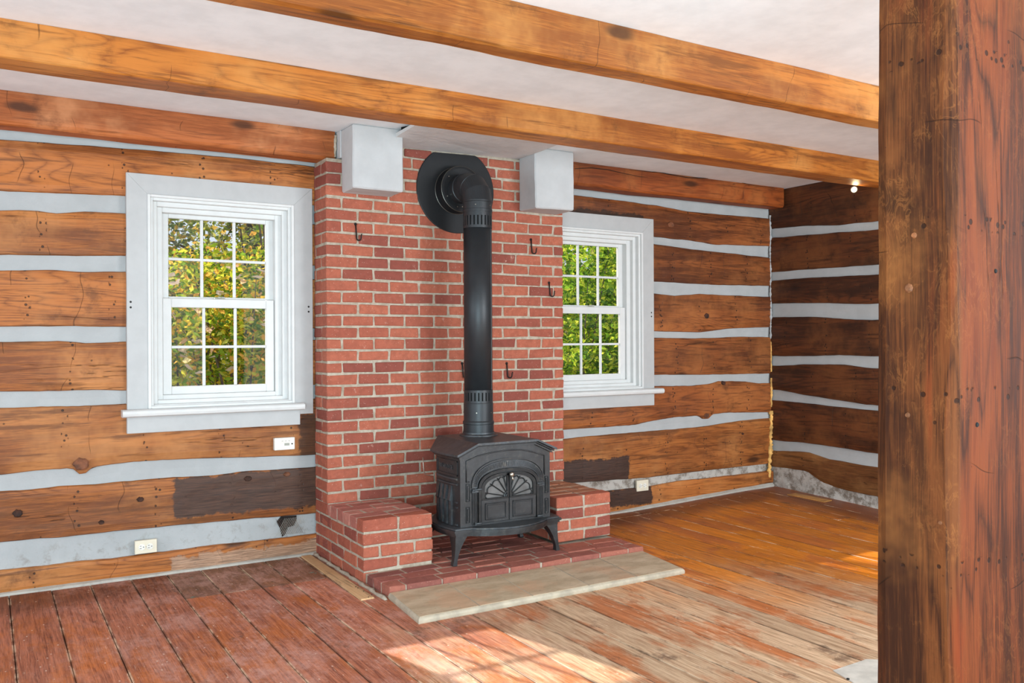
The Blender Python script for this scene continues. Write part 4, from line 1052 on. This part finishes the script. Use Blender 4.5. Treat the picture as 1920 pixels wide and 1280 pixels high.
# doors
AR = arch(.183, .466, .086, 28)
for s in (-1, 1):
    d = bpy.data.objects.new('door', None); C.objects.link(d); d.parent = stove; d.location = Vector((DX+s*.09, YS, .272))-stove.location
    half = [(x, z) for x, z in AR if (x-DX)*s >= -.0001]
    half = sorted(half, key=lambda q: abs(q[0]-DX))
    poly = [(DX+s*.0015, .276)] + [(max(half[0][0], DX+.0015) if s > 0 else min(half[0][0], DX-.0015), half[0][1])] + half[1:] + [(DX+s*.183, .276)]
    # lower leaf
    bm = bmesh.new(); x0, x1 = sorted((DX+s*.002, DX+s*.183)); box(bm, x0, x1, YS-.012, YS+.002, .276, .410, bev=.002)
    px0, px1 = sorted((DX+s*.022, DX+s*.160))
    for (a, b, c_, e) in ((px0, px0+.006, .292, .386), (px1-.006, px1, .292, .386), (px0, px1, .292, .298), (px0, px1, .380, .386)): box(bm, a, b, YS-.019, YS-.011, c_, e, bev=.002)
    box(bm, px0+.014, px1-.014, YS-.015, YS-.011, .304, .374, bev=.003)
    obj('door_panel', fixn(bm), M_IRON, d, loc=(DX+s*.09, YS, .28))
    # upper rim of the leaf
    outer = [(DX+s*.183, .408)] + [q for q in half[::-1]]
    inner = [(DX+s*.163, .408)] + [(DX+(x-DX)*.885, .466+(z-.466)*.80 if z > .466 else z) for x, z in half[::-1]]
    bm = bmesh.new(); band(bm, outer, inner, YS-.014, YS+.001); box(bm, *sorted((DX+s*.002, DX+s*.015)), YS-.014, YS+.001, .408, .548, bev=.002); box(bm, *sorted((DX+s*.002, DX+s*.183)), YS-.016, YS+.001, .404, .414, bev=.002)
    obj('door_rim', fixn(bm), M_IRON_D, d, loc=(DX+s*.09, YS, .41))
    bm = bmesh.new(); prism(bm, [(x, z) for x, z in inner] + [(inner[-1][0], .408)], YS-.004, YS+.001); obj('door_glass', fixn(bm), M_DOORPANE, d, loc=(DX+s*.09, YS, .41), label='sooty grey fanlight panes')
    # spokes and scallops, hub
    hub = Vector((DX+s*.002, YS-.009, .412))
    for a in (12, 34, 56, 74):
        a = math.radians(a); dr = Vector((s*math.cos(a), 0, math.sin(a)))
        L = 1/math.sqrt((math.cos(a)/.160)**2 + (math.sin(a)/.124)**2)
        bm = bmesh.new(); tube(bm, [hub+dr*.03, hub+dr*L], .0032, 6); obj('spoke', fixn(bm), M_IRON_D, d, loc=hub)
    bm = bmesh.new()
    for a0, a1 in ((0, 12), (12, 34), (34, 56), (56, 74), (74, 88)):
        pts = []
        for i in range(7):
            a = math.radians(a0+(a1-a0)*i/6); L = 1/math.sqrt((math.cos(a)/.158)**2 + (math.sin(a)/.122)**2) - .012*math.sin(math.pi*i/6)*(-1) - .014
            pts.append(hub+Vector((s*math.cos(a), 0, math.sin(a)))*L)
        tube(bm, pts, .003, 5)
    obj('scallop', fixn(bm), M_IRON_D, d, loc=hub)
    bm = bmesh.new(); pts = [hub+Vector((s*math.cos(math.radians(a)), 0, math.sin(math.radians(a))))*.03 for a in range(0, 91, 15)]; tube(bm, pts, .0045, 6)
    pts = [hub+Vector((s*math.cos(math.radians(a)), 0, math.sin(math.radians(a))))*.018 for a in range(0, 91, 15)]; tube(bm, pts, .003, 6); obj('hub_ring', fixn(bm), M_IRON, d, loc=hub)
# door knob
kq = Vector((DX+.004, YS-.016, .540)); bm = bmesh.new()
lathe(bm, [(.006, YS-.014), (.006, YS-.03), (.014, YS-.032), (.0155, YS-.038), (.012, YS-.044), (.004, YS-.046)], kq.x, kq.z, 18, axis='y'); tube(bm, [kq+Vector((0, -.02, -.008)), kq+Vector((.003, -.026, -.028)), kq+Vector((.002, -.02, -.034))], [.006, .006, .004], 8)
obj('door_handle', fixn(bm), M_STEEL, stove, loc=kq, smooth=True, label='small worn nickel door handle')
bm = bmesh.new()
for (a, b, w_) in ((968, 968, .012), (977, 967.5, .006), (972, 978.5, .014), (977, 977, .006)):
    q = onY(a, b, YS-.02); tube(bm, [q-Vector((w_/2, 0, 0)), q+Vector((w_/2, .0, .001))], .002, 5)
# left side: name panel frame, ridge mouldings and fluted louvres
def side_x(y): return SX-.300-.012*math.sin(math.pi*(y-YS)/.30)
def side_box(bm, y0, y1, z0, z1, pr, b=.002):
    xa, xb = side_x(y0), side_x(y1)
    P = [(xa-pr, y0), (xb-pr, y1), (xb+.004, y1), (xa+.004, y0)]
    loft(bm, [[(x, y, z0) for x, y in P], [(x, y, z1) for x, y in P]])
bm = bmesh.new()
for (y0, y1, z0, z1) in ((4.325, 4.332, .548, .632), (4.568, 4.575, .548, .632), (4.325, 4.575, .548, .555), (4.325, 4.575, .625, .632)):
    for i in range(4): side_box(bm, y0+(y1-y0)*i/4, y0+(y1-y0)*(i+1)/4, z0, z1, .005)
np_ = obj('side_panel', fixn(bm), M_IRON, stove, loc=(side_x(4.45), 4.45, .59), label='rectangular raised name panel on the left side')
for z in (.530, .500):
    bm = bmesh.new(); tube(bm, [(side_x(4.325+.25*i/8)-.004, 4.325+.25*i/8, z) for i in range(9)], .007 if z > .51 else .005, 8); obj('side_moulding', fixn(bm), M_IRON_TOP, stove, loc=(side_x(4.45), 4.45, z))
for k in range(4):
    y = 4.545-k*.052
    bm = bmesh.new(); x = side_x(y)
    # slanted upper face, then an upright rib
    P0 = [(x+.004, y-.019, .49), (x+.004, y+.009, .49), (x-.004, y+.009, .49), (x-.004, y-.019, .49)]
    loft(bm, [[(x+.004, y-.005, .488), (x+.004, y+.019, .488), (x-.003, y+.019, .488), (x-.003, y-.005, .488)],
              [(x+.004, y-.014, .408), (x+.004, y+.012, .408), (x-.020, y+.012, .408), (x-.020, y-.014, .408)],
              [(x+.004, y-.014, .400), (x+.004, y+.012, .400), (x-.012, y+.012, .400), (x-.012, y-.014, .400)],
              [(x+.004, y-.012, .268), (x+.004, y+.010, .268), (x-.010, y+.010, .268), (x-.010, y-.012, .268)]])
    obj('louvre', fixn(bm), M_IRON_TOP if k else M_IRON, stove, loc=(x, y, .4))
bm = bmesh.new()
for z in (.400, .372, .275): side_box(bm, 4.325, 4.345, z-.004, z+.004, .006)
obj('side_tab', fixn(bm), M_IRON_TOP, stove, loc=(side_x(4.33), 4.33, .33))
# raised lettering on the side panel reads as in the photograph
cu = bpy.data.curves.new('lettering', 'FONT'); cu.body = 'RESOLUTE'; cu.size = .034; cu.extrude = .0015; cu.align_x = 'CENTER'; cu.align_y = 'CENTER'; cu.resolution_u = 2
to = bpy.data.objects.new('tmp', cu); C.objects.link(to); dg = bpy.context.evaluated_depsgraph_get(); me = bpy.data.meshes.new_from_object(to.evaluated_get(dg)); bpy.data.objects.remove(to)
me.transform(Matrix(((0, 0, -1, side_x(4.45)-.001), (-1, 0, 0, 4.45), (0, 1, 0, .592), (0, 0, 0, 1))))
me.transform(Matrix.Translation(-wloc(np_))); me.materials.clear(); me.materials.append(M_IRON_TOP)
lo = bpy.data.objects.new('lettering', me); C.objects.link(lo); lo.parent = np_
# damper handle wire at the rear left
bm = bmesh.new(); tube(bm, [onX(793, 857, 2.235), onX(793.5, 868, 2.235), onX(795, 884, 2.235), onX(797.5, 889, 2.235), onX(803, 890.5, 2.235), onX(814, 890, 2.250)], .0035, 8)
obj('damper_handle', fixn(bm), M_STEEL, stove, smooth=True, label='bent bright wire handle at the rear left of the stove')

# ================================================================ HOOKS
def hook(label, top_px, bot_px):
    a, b = onY(*top_px, YC-.006), onY(*bot_px, YC-.006)
    h = a.z-b.z; x = a.x; w = b.x-a.x
    t = thing('wall_hook', label, 'hook', (x, YC, a.z), 'iron hooks on the chimney bricks')
    bm = bmesh.new(); lathe(bm, [(.009, YC-.001), (.009, YC-.004), (.006, YC-.006)], x, a.z, 12, axis='y')
    lathe(bm, [(.003, YC-.006), (.002, YC-.0075)], x, a.z, 8, axis='y'); obj('eye_plate', fixn(bm), M_HOOK, t)
    bm = bmesh.new(); pts = [(x, YC-.005, a.z), (x+.002, YC-.006, a.z-h*.35), (x+.004, YC-.008, a.z-h*.7)]
    for i in range(7):
        q = math.pi*i/6; pts.append((x+.004+.011*(1-math.cos(q)), YC-.010-.014*(1-math.cos(q))*.6, b.z+.014-.014*math.sin(q)+.000))
    pts += [(x+.0265, YC-.028, b.z+.028), (x+.029, YC-.031, b.z+.040)]
    tube(bm, pts, [.0042]*(len(pts)-1)+[.003], 8); obj('hook_shank', fixn(bm), M_HOOK, t, smooth=True)
hook('black iron hook on the bricks below the left corbel', (667, 420), (672, 451))
hook('upper black iron hook on the bricks below the right corbel', (996, 449), (1001, 476))
hook('black iron hook on the bricks near the right chimney edge, second from top', (1030, 530), (1034, 556))
hook('lowest black iron hook, just right of the stovepipe', (950.5, 681), (957, 708))
hook('black iron hook half hidden behind the left edge of the stovepipe', (867, 681), (872, 708))

# ================================================================ THERMOSTAT AND OUTLETS
def outlet(label, x0, x1, z0, z1, y, mat):
    t = thing('wall_outlet', label, 'outlet', ((x0+x1)/2, y, (z0+z1)/2), 'duplex wall outlets')
    bm = bmesh.new(); box(bm, x0, x1, y-.007, y+.012, z0, z1, bev=.002); obj('cover_plate', fixn(bm), mat, t)
    xm, zm = (x0+x1)/2, (z0+z1)/2
    for s in (-1, 1):
        c = xm+s*.021-.001
        bm = bmesh.new(); lathe(bm, [(.0175, y-.006), (.0172, y-.0095), (.0165, y-.010)], c, zm, 24, axis='y'); r = obj('receptacle', fixn(bm), M_WPLAST, t, loc=(c, y, zm))
        bm = bmesh.new()
        for (a, b_, w_, hh) in ((-.006, .0065, .008, .0024), (-.006, -.0065, .010, .0024)): box(bm, c+a-w_/2, c+a+w_/2, y-.0104, y-.0095, zm+b_-hh/2, zm+b_+hh/2)
        lathe(bm, [(.0026, y-.0104), (.0026, y-.0095)], c+.009, zm, 10, axis='y'); obj('slot', fixn(bm), M_BLACK, r, loc=(c, y, zm))
    bm = bmesh.new(); lathe(bm, [(.0025, y-.0075), (.002, y-.0085)], xm, zm, 8, axis='y'); obj('screw', fixn(bm), M_STEEL, t)
outlet('ivory duplex outlet low on the left wall chinking under the window', .703, .818, .132, .206, 5.208, M_IVORY)
outlet('ivory duplex outlet low on the wall to the right of the chimney', 4.262, 4.378, .148, .232, 5.208, M_IVORY)
th = thing('thermostat', 'white wall thermostat on the log under the left window', 'thermostat', (1.538, 5.2, .69))
bm = bmesh.new(); box(bm, 1.476, 1.600, 5.184, 5.214, .656, .730, bev=.003); obj('housing', fixn(bm), M_WPLAST, th)
bm = bmesh.new(); box(bm, 1.536, 1.566, 5.1825, 5.186, .682, .697); obj('display', fixn(bm), M_GREYP, th, label='small grey display')
bm = bmesh.new(); lathe(bm, [(.0042, 5.180), (.0042, 5.186)], 1.582, .691, 10, axis='y'); obj('knob', fixn(bm), M_BLACK, th)
for i in range(3):
    bm = bmesh.new(); box(bm, 1.520+i*.020, 1.529+i*.020, 5.1825, 5.186, .7085, .711); obj('button', fixn(bm), M_GREYP, th)

# ================================================================ CEILING SPOT LAMP
LP = onY(1601, 355, 4.16)
lt = thing('spot_lamp', 'small lit round lamp under the middle beam by the right wall', 'lamp', (LP.x, LP.y, LP.z+.03))
bm = bmesh.new(); tube(bm, [(LP.x, LP.y+.01, 2.575), (LP.x, LP.y+.008, LP.z+.035)], .006, 8); obj('stem', fixn(bm), M_STEEL, lt)
ld = Vector((-.55, -.75, -.35)).normalized()
bm = bmesh.new(); q = Vector(LP); tube(bm, [q-ld*.045, q-ld*.03, q-ld*.005, q+ld*.006], [.010, .016, .025, .027], 20); obj('shade', fixn(bm), M_STEEL, lt, smooth=True)
bm = bmesh.new(); tube(bm, [q+ld*.004, q+ld*.012, q+ld*.016], [.022, .018, .006], 20); obj('bulb', fixn(bm), M_BULB, lt, smooth=True)
pl_ = lamp('spot_lamp_light', 'POINT', .7, (1, .78, .45), q+ld*.05, (0, 0, -1)); pl_.data.shadow_soft_size = .02; pl_.parent = lt; pl_.location = q+ld*.05-lt.location

# ================================================================ FOREGROUND POST
bm = bmesh.new(); rings = []
for z in steps(0, ZC-.001, .04):
    k = z/2.575
    n = lambda s, a=.006: a*noise.noise(Vector((z*1.9, s, 0))) + a*.3*noise.noise(Vector((z*9, s, 3)))
    x0, y0, x1, y1 = 1.93+n(1), 1.20+n(2), 2.30+n(3), 1.425-.022*max(0, k-.2)+n(4)
    c = .018+.012*noise.noise(Vector((z*2.5, 8, 0)))
    rings.append([(x0, y0+c, z), (x0+c*.3, y0+c*.3, z), (x0+c, y0, z), (2.1, y0+n(9, .004), z), (x1, y0, z), (x1, y1, z), (x0+.04, y1, z), (x0+.012, y1-.010, z), (x0, y1-.04, z), (x0+n(7, .004), (y0+y1)/2, z)])
loft(bm, rings)
o = obj('timber_post', fixn(bm), W_POST, None, loc=(2.1, 1.3, 0)); tag(o, 'thick hewn reddish timber post in the right foreground', 'post')
# knots and scars
for (px, py, X, r) in ((1712, 441, 1.926, .008), (1702, 540, 1.926, .012), (1762, 980, 1.926, .006), (1700, 778, 1.926, .007)):
    q = onX(px, py, X); bm = bmesh.new(); tube(bm, [q+Vector((.004, 0, 0)), q-Vector((.001, 0, 0))], [r, r*.6], 8); obj('knot', fixn(bm), plain('knot_wood', (120, 70, 36), .7, var=.3), o, loc=q)
for (px, py, r) in ((1868, 508, .007), (1833, 796, .008)):
    q = onY(px, py, 1.198); bm = bmesh.new(); tube(bm, [q+Vector((0, .004, 0)), q-Vector((0, .001, 0))], [r, r*.6], 8); obj('knot', fixn(bm), M_BLACK, o, loc=q)

# ================================================================ OUTDOORS
bm = bmesh.new()
n = 26; grid = [[bm.verts.new((-22+i*60/n, 5.5+j*34/n, -.9 + max(0, j*34/n-3.2)*.20 + .4*noise.noise(Vector((i*.5, j*.5, 0))))) for j in range(n+1)] for i in range(n+1)]
for i in range(n):
    for j in range(n): bm.faces.new((grid[i][j], grid[i+1][j], grid[i+1][j+1], grid[i][j+1]))
hill = struct('hillside', fixn(bm), M_GROUND)
def leaf(bm, c, L, rr):
    d = Vector((rr.uniform(-1, 1), rr.uniform(-1, 1), rr.uniform(-.9, .35))).normalized()
    u = d.cross(Vector((rr.uniform(-1, 1), rr.uniform(-1, 1), rr.uniform(-1, 1)))).normalized(); w = L*.26; nrm = d.cross(u)
    v = [bm.verts.new(c), bm.verts.new(c+d*L*.4+u*w+nrm*L*.05), bm.verts.new(c+d*L), bm.verts.new(c+d*L*.4-u*w+nrm*L*.05)]
    bm.faces.new((v[0], v[1], v[2])); bm.faces.new((v[0], v[2], v[3]))
def shrub(name, label, cat, base, crown_c, crown_r, nl, L, mat, seed, branches=14, grp=None, extra=None):
    rr = random.Random(seed); t = thing(name, label, cat, base, grp or ('shrubs and trees outside the windows'))
    base = Vector(base); cc = Vector(crown_c); bm = bmesh.new(); tips = []
    for i in range(branches):
        e = cc + Vector((rr.gauss(0, .45)*crown_r[0], rr.gauss(0, .45)*crown_r[1], rr.gauss(0, .5)*crown_r[2]))
        m = base.lerp(e, .5) + Vector((rr.uniform(-.2, .2), rr.uniform(-.2, .2), .15)); s0 = base + Vector((rr.uniform(-.1, .1), rr.uniform(-.1, .1), 0))
        tube(bm, [s0, m, e], [.022, .012, .003], 5); tips.append((s0, m, e))
        for k in range(4):
            f = rr.uniform(.2, .95); p = m.lerp(e, f); q = p + Vector((rr.uniform(-.4, .4), rr.uniform(-.4, .4), rr.uniform(-.1, .35)))*crown_r[0]*.5; tube(bm, [p, q], [.006, .002], 4); tips.append((p, p.lerp(q, .5), q))
    obj('branches', fixn(bm), M_BARK, t)
    bm = bmesh.new()
    for i in range(nl):
        if i % 3 == 0:
            a, m, e = rr.choice(tips); p = m.lerp(e, rr.random()) + Vector((rr.gauss(0, .05), rr.gauss(0, .05), rr.gauss(0, .05)))
        else:
            while True:
                d = Vector((rr.uniform(-1, 1), rr.uniform(-1, 1), rr.uniform(-1, 1)))
                if d.length < 1: break
            p = cc + Vector((d.x*crown_r[0], d.y*crown_r[1], d.z*crown_r[2]))
            if noise.noise(p*1.6) < -.18: continue
        leaf(bm, p, L*rr.uniform(.6, 1.3), rr)
    o = obj('foliage', bm, mat, t); o['kind'] = 'stuff'
    if extra:
        bm = bmesh.new()
        for i in range(extra[0]):
            p = cc + Vector((rr.uniform(-1, 1)*crown_r[0], -crown_r[1]*rr.uniform(.4, 1), rr.uniform(-.9, .8)*crown_r[2])); 
            for k in range(3): leaf(bm, p + Vector((rr.gauss(0, .04), rr.gauss(0, .04), rr.gauss(0, .05))), L*1.7, rr)
        o = obj('pale_foliage', bm, extra[1], t); o['kind'] = 'stuff'
    return t
# seen through the left window
shrub('shrub', 'yellow and green autumn shrub close outside the left window', 'shrub', (1.9, 8.6, -.6), (1.95, 8.7, 1.25), (1.15, .7, 1.05), 11000, .07, M_LEAF, 1, extra=(60, M_LEAFP))
shrub('shrub', 'dense golden-green shrub seen through the right half of the left window', 'shrub', (3.4, 10.2, -.3), (3.3, 10.2, 1.5), (1.35, .8, 1.35), 13000, .08, M_LEAF, 2, extra=(20, M_LEAFP))
shrub('shrub', 'dull olive shrub deep behind the left window shrubs', 'shrub', (1.6, 12.5, .2), (1.6, 12.6, 1.9), (2.0, .9, 2.1), 15000, .10, M_LEAF3, 3)
shrub('shrub', 'bright green shrub seen through the left panes of the right window', 'shrub', (6.0, 8.2, -.6), (5.9, 8.2, 1.3), (1.1, .7, 1.25), 12000, .075, M_LEAF2, 4)
shrub('shrub', 'yellow-green shrub filling the right panes of the right window', 'shrub', (7.6, 9.8, -.4), (7.4, 9.8, 1.6), (1.3, .8, 1.6), 14000, .085, M_LEAF2, 5)
shrub('shrub', 'grey-green shrub far behind the right window', 'shrub', (8.6, 13.5, .4), (8.4, 13.5, 2.2), (2.6, 1, 2.6), 14000, .12, M_LEAF3, 6)
shrub('shrub', 'muted shrub in the middle distance between the two windows', 'shrub', (4.9, 12.6, .3), (4.9, 12.6, 1.9), (1.9, .9, 1.9), 12000, .10, M_LEAF3, 7)
# tree whose crown dapples the sun on the right window
shrub('tree', 'leafy tree above the right window shrubs', 'tree', (3.3, 11.0, -.2), (2.33, 9.5, 3.85), (.45, .8, .5), 110, .11, M_LEAF, 8, branches=8)
for i, (x, y, h) in enumerate(((1.2, 15.0, 7), (4.2, 16.5, 8), (9.6, 15.5, 7), (7.0, 17, 8))):
    lab = ('bare grey trunk far outside the left window', 'tall grey trunk in the distance behind the golden shrub', 'grey trunk far outside the right window', 'slim distant trunk behind the bright green shrub')[i]
    t = thing('tree', lab, 'tree', (x, y, .6), 'shrubs and trees outside the windows'); bm = bmesh.new(); tube(bm, [(x, y, .2), (x+.1, y, 2.5), (x-.05, y, h)], [.2, .15, .07], 10)
    for k in range(7): z = 1.5+k*.7; s = (-1)**k; tube(bm, [(x, y, z), (x+s*.9, y-.2, z+.7), (x+s*1.7, y, z+1.1)], [.06, .03, .01], 6)
    obj('trunk', fixn(bm), M_BARK, t)
    bm = bmesh.new(); rr = random.Random(50+i)
    for k in range(3500):
        p = Vector((x+rr.gauss(0, 1.5), y+rr.gauss(0, .9), rr.uniform(1.4, 4.6+.6*i)))
        if p.z > .9+.56*(p.y-5.3)-.3: continue
        leaf(bm, p, .16*rr.uniform(.6, 1.3), rr)
    o = obj('foliage', bm, M_LEAF3, t); o['kind'] = 'stuff'
